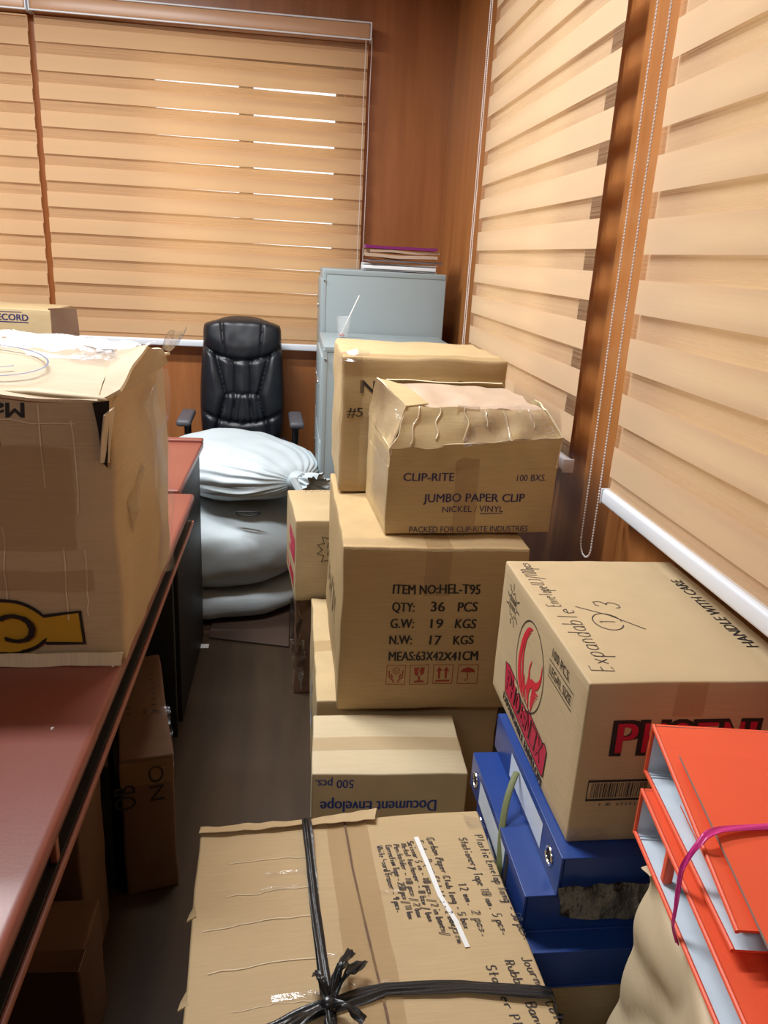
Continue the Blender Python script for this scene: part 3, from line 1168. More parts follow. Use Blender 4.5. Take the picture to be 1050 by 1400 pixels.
# starburst carton behind, and the carton below it
c = Carton('carton with a printed starburst, in front of the white sacks at the aisle', (0.186, 2.44, 0.344), (0.37, 0.33, 0.272), 'carton_small', rz=5, seed=7, wear=0.003, bulge=0.003)
so = [(0.128 + x, 0.178 + y) for x, y in star_outline(13, 0.062, 0.044)]
c.front.line(c.mb, so, 0.0032, 'ink', closed=True)
rnd = random.Random(3)
for v0, n in ((0.184, 8), (0.158, 6)):
    for k in range(n):
        u = 0.100 + k * 0.056 / n
        c.front.line(c.mb, [(u + rnd.uniform(0, 0.003), v0 + u * 0.08 - 0.008), (u + rnd.uniform(0, 0.005), v0 + 0.018 + u * 0.08 - 0.008)], 0.0036, 'ink')
c.left.poly(c.mb, [(0.14, 0.12), (0.31, 0.12), (0.31, 0.20), (0.14, 0.20)], 'crimson')
c.left.poly(c.mb, [(0.06, 0.03), (0.29, 0.03), (0.29, 0.075), (0.06, 0.075)], 'crimson')
c.top.line(c.mb, [(0.06 + 0.011 * k, 0.30 + (0.028 if k % 2 else 0.0) + 0.006 * math.sin(k * 2.2)) for k in range(20)], 0.002, 'pen')
c.done()
mb = MB()
c.top.strip(mb, 0.16, 0.0, 0.21, 0.34, 'tape', 3, 9)
c.part(mb, 'packing_tape')
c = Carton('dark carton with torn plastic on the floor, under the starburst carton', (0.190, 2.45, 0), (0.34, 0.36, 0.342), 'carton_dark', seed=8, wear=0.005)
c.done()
mb = MB()
mb.quad_slab((-0.176, -0.10, 0.30), (-0.150, -0.195, 0.36), (-0.145, -0.195, 0.15), (-0.180, -0.12, 0.17), 0.001, 'plastic', 10, 14, 0.020, 3.0, freq=20)
mb.quad_slab((-0.178, -0.17, 0.20), (-0.140, -0.186, 0.20), (-0.140, -0.190, 0.02), (-0.176, -0.165, 0.03), 0.001, 'plastic', 6, 12, 0.010, 8.0, freq=24)
c.part(mb, 'torn_plastic_wrap', 'shiny torn clear plastic hanging off the front corner')

# paper clip carton
c = Carton('battered jumbo paper clip carton, flaps taped up, on top of the stack', (0.409, 1.828, 0.793), (0.404, 0.30, 0.163), 'carton_clip', rz=3.4, seed=11, wear=0.003, bulge=0.003, r=0.003)
F, mb = c.front, c.mb
for t, u, v, w, h, bo in [('CLIP-RITE', 0.037, 0.129, 0.120, 0.0185, 0.012), ('100 BXS.', 0.307, 0.130, 0.072, 0.015, 0.0), ('JUMBO PAPER CLIP', 0.087, 0.080, 0.244, 0.019, 0.012),
                          ('NICKEL / VINYL', 0.134, 0.055, 0.147, 0.0145, 0.0), ('PACKED FOR CLIP-RITE INDUSTRIES', 0.059, 0.004, 0.289, 0.0145, 0.0)]:
    F.text(mb, t, u, v, w, h, 'navy', 0, bo)
F.line(mb, [(0.226, 0.050), (0.281, 0.051)], 0.0018, 'navy')
c.done()
w2, d2 = 0.202, 0.15


def crumple(mb, A, B, C, D, mat, amp, seed, th=0.004, nu=14, nv=10, freq=16, under=None):
    mb.quad_slab(A, B, C, D, th, mat, nu, nv, amp, seed, 'carton_pale_edge' if mat.startswith('carton') else None, under, freq)


fbl, fbr, bbr, bbl = (-w2, -d2, 0.160), (w2, -d2, 0.160), (w2, d2, 0.160), (-w2, d2, 0.160)
fl, fr, br, bl = (-0.200, -d2 - 0.002, 0.203), (0.206, -d2 - 0.002, 0.236), (0.204, d2, 0.235), (-0.204, d2, 0.222)
mb = MB()
crumple(mb, fbl, fbr, fr, fl, 'carton_clip', 0.006, 1, nu=30, freq=20)
c.part(mb, 'front_panel')
mb = MB()
crumple(mb, fr, (w2, d2, 0.160), br, fr, 'carton_clip', 0.003, 2)
crumple(mb, fbr, bbr, br, fr, 'carton_clip', 0.003, 2.5)
crumple(mb, bbr, bbl, bl, br, 'carton_clip', 0.003, 3)
crumple(mb, bbl, fbl, fl, bl, 'carton_clip', 0.003, 4)
c.part(mb, 'upper_sides')
mb = MB()
crumple(mb, fl, fr, (0.172, -0.105, 0.292), (-0.160, -0.108, 0.293), 'carton_clip', 0.011, 5, nu=30, nv=14, freq=20)
c.part(mb, 'front_flap')
mb = MB()
crumple(mb, bl, fl, (-0.162, -0.112, 0.292), (-0.208, 0.02, 0.336), 'carton_clip', 0.006, 6)
crumple(mb, (-0.162, -0.110, 0.294), (-0.105, -0.095, 0.298), (-0.14, -0.03, 0.322), (-0.208, 0.02, 0.337), 'carton_clip', 0.004, 6.5, nu=6, nv=6)
c.part(mb, 'left_flap')
mb = MB()
crumple(mb, fr, br, (0.196, 0.02, 0.292), (0.176, -0.108, 0.292), 'carton_clip', 0.004, 7)
c.part(mb, 'right_flap')
mb = MB()
crumple(mb, br, bl, (-0.17, 0.10, 0.322), (0.135, 0.105, 0.318), 'carton_clip', 0.004, 8)
c.part(mb, 'back_flap')
mb = MB()
crumple(mb, (-0.155, -0.102, 0.286), (0.170, -0.100, 0.286), (0.150, 0.10, 0.306), (-0.19, 0.06, 0.318), 'taped_paper', 0.010, 9, 0.003, 18, 10, 18)
c.part(mb, 'taped_top', 'pale torn paper and tape over the top')


def flap_at(u, v, off):
    """a point on the crumpled front flap, lifted by off"""
    a, b, c2, d = V(fl), V(fr), V((0.172, -0.105, 0.292)), V((-0.160, -0.108, 0.293))
    p = (a * (1 - u) + b * u) * (1 - v) + (d * (1 - u) + c2 * u) * v
    return p + noise.noise_vector(p * 20 + V((5, 10, 15))) * 0.011 + V((0, -0.8, 0.6)) * off


for k, (u0, v0, v1, w) in enumerate(((0.10, 0.05, 0.95, 0.014), (0.24, 0.2, 1.0, 0.012), (0.42, 0.1, 0.98, 0.013), (0.55, 0.45, 0.95, 0.010), (0.70, -0.05, 0.98, 0.016), (0.86, 0.4, 0.95, 0.010))):
    mb = MB()
    mb.slab(lambda a, b, u0=u0, v0=v0, v1=v1, w=w, k=k: flap_at(u0 + w * (a - 0.5) + 0.012 * noise.noise(V((b * 3, k, 0))), v0 + (v1 - v0) * b, 0.0022 + 0.0015 * math.sin(math.pi * a)), 4, 18, 0.001, 'fold_shine')
    c.part(mb, 'tape_fold_glint')  # raised pale strip drawn as a highlight along a tape fold
mb = MB()
crumple(mb, (-0.205, 0.06, 0.215), (-0.200, -d2 - 0.006, 0.205), (-0.164, -0.115, 0.297), (-0.205, 0.0, 0.335), 'clear', 0.006, 10, 0.001, 16, 12, 34)
c.part(mb, 'clear_tape')
mb = MB()
crumple(mb, (-0.208, 0.03, 0.04), (-0.207, -d2 - 0.006, 0.04), (-0.207, -d2 - 0.006, 0.20), (-0.208, 0.03, 0.20), 'clear', 0.004, 11, 0.001, 10, 14, 34)
c.part(mb, 'clear_tape')
mb = MB()
crumple(mb, (-0.03, -d2 - 0.008, 0.212), (0.19, -d2 - 0.008, 0.236), (0.165, -0.108, 0.298), (-0.03, -0.110, 0.298), 'clear', 0.006, 12, 0.001, 22, 10, 30)
c.part(mb, 'clear_tape')
mb = MB()
c.front.strip(mb, 0.16, 0.0, 0.215, 0.163, 'tape', 3, 8)
crumple(mb, (-0.045, -0.156, 0.163), (0.012, -0.156, 0.165), (0.015, -0.108, 0.297), (-0.04, -0.108, 0.296), 'tape', 0.006, 5, 0.001, 5, 12)
c.part(mb, 'packing_tape')

# document envelope carton in front
c = Carton('pale document envelope carton with upside-down blue print, behind the strapped carton', (0.224, 1.475, 0), (0.335, 0.222, 0.360), 'carton_env', rz=-2.0, seed=13, wear=0.002, bulge=0.002, r=0.004)
c.front.text(c.mb, '500 pcs.', 0.088, 0.346, 0.080, 0.020, 'blue_ink', 180, 0.01)
c.front.text(c.mb, 'Document Envelope', 0.270, 0.293, 0.250, 0.028, 'blue_ink', 180, 0.02)
c.done()
mb = MB()
c.top.strip(mb, 0.0, 0.080, 0.335, 0.130, 'tape', 10, 2)
c.part(mb, 'packing_tape')

# strapped carton nearest the camera
c = Carton('wide flat-topped carton tied with black plastic strap, handwritten list on top', (0.108, 0.783, 0), (0.466, 0.56, 0.50), 'carton_strap', rz=3, seed=17, wear=0.005, bulge=0.006, r=0.004, div=14)
T, mb = c.top, c.mb
lines = [('Plastic Envelop long - 50 pcs.', 0.446, 0.485, 0.215, 0.013), ('Stationery Tape 18 mm. 5 pcs.', 0.418, 0.480, 0.200, 0.013), ('12 mm. 2 pcs.', 0.394, 0.385, 0.105, 0.013),
         ('Carbon Paper Club long - 5 box', 0.366, 0.482, 0.185, 0.011), ('Carbon Paper Club blue - 2 box/5 rm', 0.349, 0.478, 0.205, 0.010), ('Scissor 5 in - 10 pcs. / 2 in boxes/', 0.333, 0.478, 0.190, 0.010),
         ('Metal fastener - 8 box / box', 0.321, 0.474, 0.160, 0.009), ('Pen holder - 10 pcs / 2 box', 0.308, 0.474, 0.150, 0.009),
         ('Correction Tape - 250 pcs / 11 box', 0.295, 0.474, 0.150, 0.009), ('White board Eraser - 9 pcs.', 0.281, 0.474, 0.135, 0.009),
         ('Journal Column Notebook', 0.446, 0.246, 0.20, 0.013), ('Rubber Band - 5 box', 0.420, 0.242, 0.17, 0.013), ('Stapler Plastic Tape', 0.392, 0.236, 0.18, 0.013)]
for k, (t, u, v, L, h) in enumerate(lines):
    T.pen(mb, t, u, v + 0.018, L, h, 'pen', -86 if k < 10 else -82, 0.0016, k + 2, 0.15, 0.0012)
T.line(mb, [(0.350, 0.503), (0.354, 0.44), (0.359, 0.38), (0.370, 0.33), (0.376, 0.284)], 0.0075, 'white_out', 0.0016)
# butt joint of the two top flaps
T.line(mb, [(0.2335, 0.555), (0.237, 0.45), (0.242, 0.33), (0.248, 0.20), (0.252, 0.06), (0.252, 0.005)], 0.0034, 'carton_dark', 0.0030)
rnd = random.Random(8)
for k in range(8):
    v = 0.05 + k * 0.062 + rnd.uniform(-0.01, 0.01)
    u0, u1 = rnd.uniform(0.01, 0.07), rnd.uniform(0.15, 0.225)
    T.line(mb, [(u0 + (u1 - u0) * i / 9, v + 0.005 * noise.noise(V((i * 0.5, k * 3.0, 0)))) for i in range(10)], rnd.uniform(0.0006, 0.0014), 'carton_pale_edge', 0.0010)
c.done()
mb = MB()
T.strip(mb, 0.205, 0.0, 0.272, 0.56, 'tape', 8, 40, 0.0022)
c.part(mb, 'packing_tape')
rnd = random.Random(21)
for k in range(6):  # short gloss strips added to give the taped top its sparkle
    mb = MB()
    u, v = rnd.uniform(0.05, 0.30), rnd.uniform(0.22, 0.50)
    T.strip(mb, u, v, u + rnd.uniform(0.03, 0.08), v + rnd.uniform(0.004, 0.010), 'clear', 12, 3, 0.0030)
    c.part(mb, 'clear_tape')
for A4 in (((-0.233, 0.2815, 0.502), (-0.055, 0.2825, 0.503), (-0.055, 0.268, 0.506), (-0.233, 0.264, 0.505)), ((-0.066, 0.283, 0.502), (0.06, 0.290, 0.510), (0.055, 0.265, 0.509), (-0.06, 0.266, 0.505))):
    mb = MB()
    mb.quad_slab(*A4, 0.0012, 'carton_strap', 18, 4, 0.003, A4[0][0] * 40, freq=40, rim='carton_pale_edge')
    c.part(mb, 'frayed_edge')
mb = MB()
mb.quad_slab((0.205, 0.281, 0.498), (0.234, 0.278, 0.495), (0.236, 0.235, 0.497), (0.208, 0.24, 0.503), 0.003, 'clear', 6, 6, 0.003, 9, freq=30)
c.part(mb, 'corner_tape')
for k, y in enumerate((0.115, -0.02)):
    mb = MB()
    mb.quad_slab((-0.230, y + 0.012, 0.497), (-0.228, y - 0.012, 0.499), (-0.241, y - 0.014, 0.492), (-0.238, y + 0.002, 0.488), 0.002, 'carton_strap', 4, 4, 0.002, k * 3.0)
    c.part(mb, 'torn_corner')
# strap: along the length, across, and the knot
sb = MB()


def strap_path(pts, wid, th, seed, twist=0.0):
    m = len(pts)
    P = []
    for i in range(m - 1):
        n = 8
        for k in range(n):
            P.append(V(pts[i]).lerp(V(pts[i + 1]), k / n))
    P.append(V(pts[-1]))
    L = len(P) - 1

    def fn(u, v):
        i = min(L, int(round(v * L)))
        t = (P[min(i + 1, L)] - P[max(i - 1, 0)]).normalized()
        side = t.cross(V((0, 0, 1)))
        if side.length < 0.2:
            side = V((1, 0, 0)) if abs(t.x) < 0.5 else V((0, 1, 0))
        side.normalize()
        up = side.cross(t)
        s = 2 * u - 1
        a = twist * math.sin(v * 9 + seed)
        wv = wid * (0.80 + 0.35 * noise.noise(V((v * 7, seed, 0))))
        q = P[i] + (side * math.cos(a) + up * math.sin(a)) * s * wv / 2
        q += up * (0.0009 * math.cos(s * 6 + v * 9 + seed) + 0.0022 + 0.0012 * (1 - s * s))
        return q
    sb.slab(fn, 10, L, th, 'strap')


zt = 0.506
strap_path([(-0.062, 0.284, 0.30), (-0.062, 0.286, 0.49), (-0.060, 0.277, zt + 0.002), (-0.060, 0.10, zt), (-0.056, -0.06, zt + 0.004)], 0.019, 0.001, 1.0, 0.1)
strap_path([(-0.054, -0.07, zt + 0.003), (-0.05, -0.17, zt), (-0.048, -0.279, zt), (-0.048, -0.288, 0.47), (-0.048, -0.286, 0.3)], 0.019, 0.001, 2.0, 0.15)
strap_path([(-0.240, -0.110, 0.25), (-0.243, -0.112, 0.47), (-0.234, -0.112, zt + 0.001), (-0.13, -0.085, zt + 0.002), (-0.06, -0.066, zt + 0.006)], 0.024, 0.001, 3.0, 0.2)
strap_path([(-0.055, -0.066, zt + 0.006), (0.02, -0.050, zt + 0.004), (0.12, -0.056, zt + 0.002), (0.232, -0.078, zt + 0.002), (0.2435, -0.079, 0.47), (0.240, -0.078, 0.25)], 0.025, 0.001, 4.0, 0.15)
sb.ball((-0.056, -0.066, zt + 0.010), 0.013, 'strap', 8)
for dx, dy, dz in [(0.035, 0.055, 0.030), (0.052, 0.045, 0.020), (-0.10, -0.055, 0.004), (0.028, 0.05, 0.018), (-0.015, 0.035, 0.02), (0.04, -0.03, 0.012), (-0.004, -0.075, 0.004)]:
    strap_path([(-0.056, -0.066, zt + 0.010), (-0.056 + dx * 0.5, -0.066 + dy * 0.5, zt + 0.012 + dz), (-0.056 + dx, -0.066 + dy, zt + dz * 0.9 + 0.002)], 0.014, 0.001, dx * 90, 0.5)
sb.build('black_strap', c.root, angle=60)['label'] = 'black plastic strap knotted on top'

# ------------------------------------------------------------------ blue box files under the bird-logo carton


def box_file(label, x0, y0, z0, w, L, h, ring_near, lab, slot=False):
    """lies flat; its spine faces left (-x), its closed end faces the camera"""
    root = thing('box_file', label, 'box file', (x0 + w / 2, y0 + L / 2, z0), 0, 'blue box files')
    b = MB()
    b.rbox((-w / 2 + 0.003, -L / 2 + 0.002, 0.0025), (w / 2, L / 2 - 0.002, h - 0.0025), 'blue', 0.003, (2, 2, 1))
    b.build('file_body', root)
    for z in (0.0, h - 0.003):
        q = MB()
        q.rbox((-w / 2, -L / 2, z), (w / 2 + 0.002, L / 2, z + 0.003), 'blue', 0.0012)
        q.build('cover_board', root)
    s = MB()
    s.rbox((-w / 2 - 0.002, -L / 2, 0.0), (-w / 2 + 0.002, L / 2, h), 'blue', 0.0015)
    sp = s.build('spine', root)
    F = Face((-w / 2 - 0.002, L / 2, 0), (0, -1, 0), (0, 0, 1))
    y = L - 0.045 if ring_near else 0.035
    q = MB()
    pts = [F.p(y + 0.013 * math.cos(t), h / 2 + 0.013 * math.sin(t), 0.0008) for t in [2 * math.pi * k / 28 for k in range(28)]]
    q.tube(pts, 0.0022, 'chrome', 8, closed=True)
    q.add([F.p(y + 0.012 * math.cos(t), h / 2 + 0.012 * math.sin(t), 0.0004) for t in [2 * math.pi * k / 28 for k in range(28)]], [tuple(range(28))], 'dark_gap')
    q.build('finger_ring', sp)
    q = MB()
    F.strip(q, lab[0], h * 0.17, lab[1], h * 0.83, 'label', 2, 2, 0.0006)
    q.build('spine_label', sp)['label'] = 'white blank label on the spine'
    q = MB()
    frame(F, q, lab[0] - 0.004, h * 0.13, lab[1] - lab[0] + 0.020, h * 0.74, 0.0012, 'clear', 0.0009)
    q.build('label_pocket', sp)
    if slot:
        q = MB()
        a, b2 = slot
        pts = [F.p(a + (b2 - a) / 2 + 0.007 * math.cos(t), h - 0.016 + 0.007 * math.sin(t), 0.0005) for t in [math.pi * k / 10 for k in range(11)]]
        q.add(pts + [F.p(a + (b2 - a) / 2 - 0.007, 0.004, 0.0005), F.p(a + (b2 - a) / 2 + 0.007, 0.004, 0.0005)], [tuple(range(13))], 'dark_gap')
        q.build('spine_slot', sp)
    return root


BW = 0.285
box_file('blue box file directly beneath the bird-logo carton, label facing left', 0.396, 0.853, 0.527, BW - 0.01, 0.37, 0.070, True, (0.105, 0.285))
box_file('blue box file, second from the top, shifted left with a green cord across it', 0.350, 0.857, 0.457, BW, 0.345, 0.070, False, (0.068, 0.238), (0.238, 0.266))
box_file('blue box file, third from the top, far corner beside the strapped carton', 0.357, 0.822, 0.387, BW + 0.01, 0.345, 0.070, False, (0.09, 0.25))
c = Carton('tan carton on the floor carrying the blue box files', (0.500, 1.02, 0), (0.28, 0.34, 0.386), 'carton_small', seed=19)
c.done()
# green cord over the spines
mb = MB()
pts = []
for k in range(25):
    t = k / 24
    pts.append(V((0.3895 - 0.046 * t - 0.008 * math.sin(math.pi * t), 1.070 - 0.102 * t, 0.580 - 0.102 * t ** 1.3 + 0.006 * math.sin(math.pi * t))))
pts += [V((0.341, 0.962, 0.462))]
mb.tube(pts, 0.0055, 'green_cord', 8, flat=0.5)
tag(mb.build('green_cord'), 'green flat cord hanging from under the bird-logo carton over the blue files', 'cord')
# smoky plastic
mb = MB()
mb.quad_slab((0.392, 0.846, 0.552), (0.545, 0.845, 0.556), (0.545, 0.822, 0.510), (0.397, 0.832, 0.509), 0.001, 'smoke', 24, 12, 0.006, 3.0, freq=40)
tag(mb.build('plastic_sheet'), 'crumpled smoky clear plastic at the near end of the blue files', 'plastic')

# ------------------------------------------------------------------ bird-logo carton
c = Carton('clean carton with a red bird logo and crimson lettering, on the blue box files', (0.4085 + 0.166, 1.105, 0.598), (0.366, 0.49, 0.295), 'carton_ph', seed=23, wear=0.0015, bulge=0.002, r=0.004)
F, mb = c.left, c.mb
# lively burst near the far top corner
for k in range(11):
    a = 2 * math.pi * k / 11
    if k % 5 != 2:
        F.line(mb, [(0.085 + 0.030 * math.cos(a), 0.232 + 0.030 * math.sin(a)), (0.085 + 0.045 * math.cos(a), 0.232 + 0.044 * math.sin(a))], 0.0025, 'ink')
F.line(mb, [(0.085 + x, 0.232 + y) for x, y in star_outline(9, 0.029, 0.022)], 0.002, 'ink', closed=True)
rnd = random.Random(6)
for v0, n in ((0.236, 8), (0.221, 6)):
    for k in range(n):
        u = 0.066 + k * 0.038 / n
        F.line(mb, [(u + rnd.uniform(0, 0.002), v0), (u + rnd.uniform(0, 0.003), v0 + 0.011)], 0.0024, 'ink')
# oval with a flame bird
ocx, ocy, oa, ob = 0.226, 0.172, 0.082, 0.086
F.line(mb, [(ocx + oa * math.cos(t), ocy + ob * math.sin(t)) for t in [2 * math.pi * k / 48 for k in range(48)]], 0.0024, 'ink', closed=True)


def swoosh(pts, widths, mat, off=0.0009):
    """a tapered stroke along a smooth path"""
    P, W = [], []
    m = len(pts)
    for i in range(m - 1):
        p0, p1, p2, p3 = pts[max(i - 1, 0)], pts[i], pts[i + 1], pts[min(i + 2, m - 1)]
        for k in range(6):
            t = k / 6
            q = [0.5 * (2 * p1[j] + (p2[j] - p0[j]) * t + (2 * p0[j] - 5 * p1[j] + 4 * p2[j] - p3[j]) * t * t + (3 * p1[j] - p0[j] - 3 * p2[j] + p3[j]) * t ** 3) for j in (0, 1)]
            P.append(q)
            W.append(widths[i] * (1 - t) + widths[i + 1] * t)
    P.append(pts[-1])
    W.append(widths[-1])
    vs, n = [], len(P)
    for i in range(n):
        a, b = P[max(i - 1, 0)], P[min(i + 1, n - 1)]
        dx, dy = b[0] - a[0], b[1] - a[1]
        L = math.hypot(dx, dy) or 1
        vs += [F.p(ocx + P[i][0] - dy / L * W[i] / 2, ocy + P[i][1] + dx / L * W[i] / 2, off), F.p(ocx + P[i][0] + dy / L * W[i] / 2, ocy + P[i][1] - dx / L * W[i] / 2, off)]
    mb.add(vs, [(2 * i, 2 * i + 1, 2 * i + 3, 2 * i + 2) for i in range(n - 1)], mat)


swoosh([(-0.004, 0.074), (-0.030, 0.060), (-0.052, 0.025), (-0.056, -0.020), (-0.040, -0.055), (-0.012, -0.075)], [0.001, 0.010, 0.014, 0.018, 0.018, 0.002], 'flame')
swoosh([(-0.012, 0.066), (-0.034, 0.040), (-0.040, 0.0), (-0.026, -0.04), (0.0, -0.066)], [0.001, 0.006, 0.008, 0.010, 0.001], 'flame')
swoosh([(0.066, 0.040), (0.066, 0.010), (0.050, -0.012), (0.022, -0.022), (0.008, -0.046), (0.022, -0.076)], [0.001, 0.008, 0.014, 0.016, 0.018, 0.002], 'flame')
swoosh([(0.012, 0.020), (0.004, 0.0), (0.006, -0.024), (-0.006, -0.05)], [0.001, 0.006, 0.010, 0.002], 'flame')
for k in range(7):
    a = 0.3 - k * 0.28
    swoosh([(0.030, -0.020 - 0.006 * k), (0.048 - 0.002 * k, -0.026 - 0.007 * k), (0.066 - 0.005 * k, -0.022 - 0.0085 * k)], [0.004, 0.007, 0.001], 'flame')
for k in range(3):
    swoosh([(-0.045 + 0.012 * k, -0.028), (-0.034 + 0.012 * k, -0.05), (-0.014 + 0.010 * k, -0.074)], [0.002, 0.008, 0.001], 'flame')
# slanted name banner
ban = [(0.086, 0.104), (0.112, 0.110), (0.345, 0.086), (0.352, 0.092), (0.366, 0.084), (0.362, 0.030), (0.350, 0.026), (0.098, 0.044)]
F.poly(mb, ban, 'crimson', 0.0010)
F.line(mb, ban, 0.003, 'ink', 0.0013, True)
for k, ch in enumerate('PHOENIX'):
    F.text(mb, ch, 0.104 + k * 0.0345, 0.0535 - 0.0020 * k, 0.028, 0.044, 'ink', -3, 0.02, 0.0014, 0.12)
    F.text(mb, ch, 0.1062 + k * 0.0345, 0.0560 - 0.0020 * k, 0.0235, 0.039, 'crimson', -3, 0.0, 0.0018, 0.12)
F.text(mb, 'EXPANDABLE ENVELOPE', 0.092, 0.022, 0.270, 0.017, 'ink', -4, 0.045, 0.0010)
F.text(mb, '100 PCS.', 0.330, 0.252, 0.085, 0.016, 'ink', 0, 0.01)
frame(F, mb, 0.322, 0.213, 0.116, 0.030, 0.0018, 'ink')
F.text(mb, 'LEGAL SIZE', 0.328, 0.220, 0.104, 0.016, 'ink', 0, 0.01)
F = c.front
for ch, u in [(x, 0.052 + 0.0435 * k) for k, x in enumerate('PHOENIX')]:
    F.text(mb, ch, u, 0.166, 0.018 if ch == 'I' else 0.041, 0.064, 'ink', 0, 0.05, 0.0009)
    F.text(mb, ch, u + 0.005, 0.172, 0.008 if ch == 'I' else 0.031, 0.052, 'crimson', 0, 0.02, 0.0014)
frame(F, mb, 0.022, 0.084, 0.105, 0.036, 0.0045, 'ink')
rnd = random.Random(4)
x = 0.028
while x < 0.120:
    bw = rnd.choice((0.0008, 0.0013, 0.0022))
    F.poly(mb, [(x, 0.088), (x + bw, 0.088), (x + bw, 0.116), (x, 0.116)], 'ink')
    x += bw + rnd.choice((0.0008, 0.0014, 0.0022))
for k, t in enumerate(('4', '80', '6 0 0 0 2', '1')):
    F.text(mb, t, (0.044, 0.056, 0.074, 0.112)[k], 0.072, (0.003, 0.008, 0.032, 0.003)[k], 0.006, 'ink')
c.root.scale = (0.907, 0.907, 0.907)
F = c.top
F.pen(mb, 'Expandable', 0.052, 0.030, 0.225, 0.036, 'pen', 88, 0.0018, 3, 0.1, 0.0008)
F.pen(mb, 'Envelope(L)/100pcs', 0.044, 0.262, 0.215, 0.026, 'pen', 90, 0.0018, 6, 0.1, 0.0008)
F.line(mb, [(0.108 + 0.026 * math.cos(t), 0.200 + 0.032 * math.sin(t)) for t in [2 * math.pi * k / 28 for k in range(27)]], 0.0018, 'pen')
F.pen(mb, '1', 0.122, 0.188, 0.022, 0.030, 'pen', 90, 0.0018, 2)
F.line(mb, [(0.165, 0.170), (0.120, 0.225), (0.070, 0.262)], 0.0018, 'pen')
F.pen(mb, '3', 0.152, 0.248, 0.034, 0.044, 'pen', 84, 0.0020, 2)
F.text(mb, 'HANDLE WITH CARE', 0.338, 0.108, 0.280, 0.022, 'ink', 90, 0.012, 0.0008)
c.done()
mb = MB()
c.front.strip(mb, 0.0, 0.002, 0.066, 0.030, 'clear', 8, 4, 0.0012)
mb.quad_slab((-0.184, -0.2475, 0.004), (-0.116, -0.2475, 0.004), (-0.110, -0.2475, -0.010), (-0.182, -0.2475, 0.0), 0.001, 'clear', 8, 3, 0.001, 2.0)
c.part(mb, 'clear_tape')
mb = MB()
c.front.strip(mb, 0.140, 0.235, 0.19, 0.295, 'tape', 3, 4, 0.0012)
c.part(mb, 'packing_tape')

# ------------------------------------------------------------------ kraft package and orange binders, right front
root = thing('kraft_package', 'crumpled brown kraft paper package under the orange binders', 'package', (0.572, 0.530, 0), -8)
mb = MB()


def kp(p):
    n = noise.noise_vector(p * 5 + V((3, 1, 7))) * 0.014 + noise.noise_vector(p * 15) * 0.005
    n += V((1, 0.6, 0)) * 0.022 * (0.35 - abs(noise.noise(V((p.y * 7 + p.z * 4, p.z * 9 - p.y * 3, p.x * 5)))))
    k = 1 - 0.10 * (p.z / 0.686)
    q = V((p.x * (1.0 + 0.0 * k) - (0.03 * (1 - p.z / 0.686) if p.x < 0 else 0), p.y, p.z)) + n
    q.z = max(0.0, min(q.z, 0.690))
    return q


mb.rbox((-0.145, -0.21, 0), (0.13, 0.19, 0.680), 'kraft', 0.012, (16, 40, 60), kp)
mb.build('paper_wrapping', root, angle=60)
mb = MB()
mb.quad_slab((-0.150, 0.195, 0.680), (-0.090, 0.203, 0.688), (-0.085, 0.17, 0.694), (-0.148, 0.172, 0.690), 0.001, 'kraft', 8, 4, 0.004, 3.0, freq=40)
mb.build('folded_flap', root)


def ring_binder(label, loc, rz, L, D, h, hn, seed, label_rim=False):
    """lies flat, open sides left and right; spine at the far edge (y=0), covers run to -D"""
    root = thing('ring_binder', label, 'binder', loc, rz, 'orange binders')
    t = 0.0035
    q = MB()
    q.quad_slab((0, 0, h), (0, -D, hn), (L, -D, hn), (L, 0, h), t, 'orange', 16, 10, 0.0012, seed, 'orange', 'lining', 9)
    q.build('front_cover', root)
    q = MB()
    q.quad_slab((0, 0, t), (0, -D, t + 0.002), (L, -D, t + 0.002), (L, 0, t), t * 0.9, 'lining', 10, 8, 0.0008, seed + 2, 'orange', 'orange', 9)
    q.build('back_cover', root)
    q = MB()
    q.quad_slab((0, 0.001, 0), (0, 0.001, h), (L, 0.001, h), (L, 0.001, 0), t, 'orange', 2, 8, 0, 0, 'orange', 'lining')
    q.build('spine', root)
    # orange cloth turned over the edges of the boards
    q = MB()
    for (a, b) in (((-0.0005, 0, h - 0.002), (-0.0005, -D, hn - 0.002)), ((-0.0005, 0, 0.002), (-0.0005, -D, 0.004)), ((-0.0005, -0.001, 0), (-0.0005, -0.001, h))):
        q.tube([a, b], 0.0029, 'orange', 8)
    q.build('edge_binding', root)
    q = MB()
    for x in (L * 0.36, L * 0.62):
        pts = [V((x, -0.05 - 0.026 * math.cos(a), 0.006 + (h - 0.022) * math.sin(a))) for a in [math.pi * k / 14 for k in range(15)]]
        q.tube(pts, 0.0022, 'chrome', 8)
    q.rbox((L * 0.30, -0.10, 0.005), (L * 0.68, -0.05, 0.009), 'chrome', 0.001)
    q.build('ring_mechanism', root)
    q = MB()
    for y in (-0.012, -0.018):
        q.tube([(0.001, y, t + 0.0012), (L, y, t + 0.0012)], 0.0009, 'lining', 6)
    q.build('hinge_crease', root)
    return root


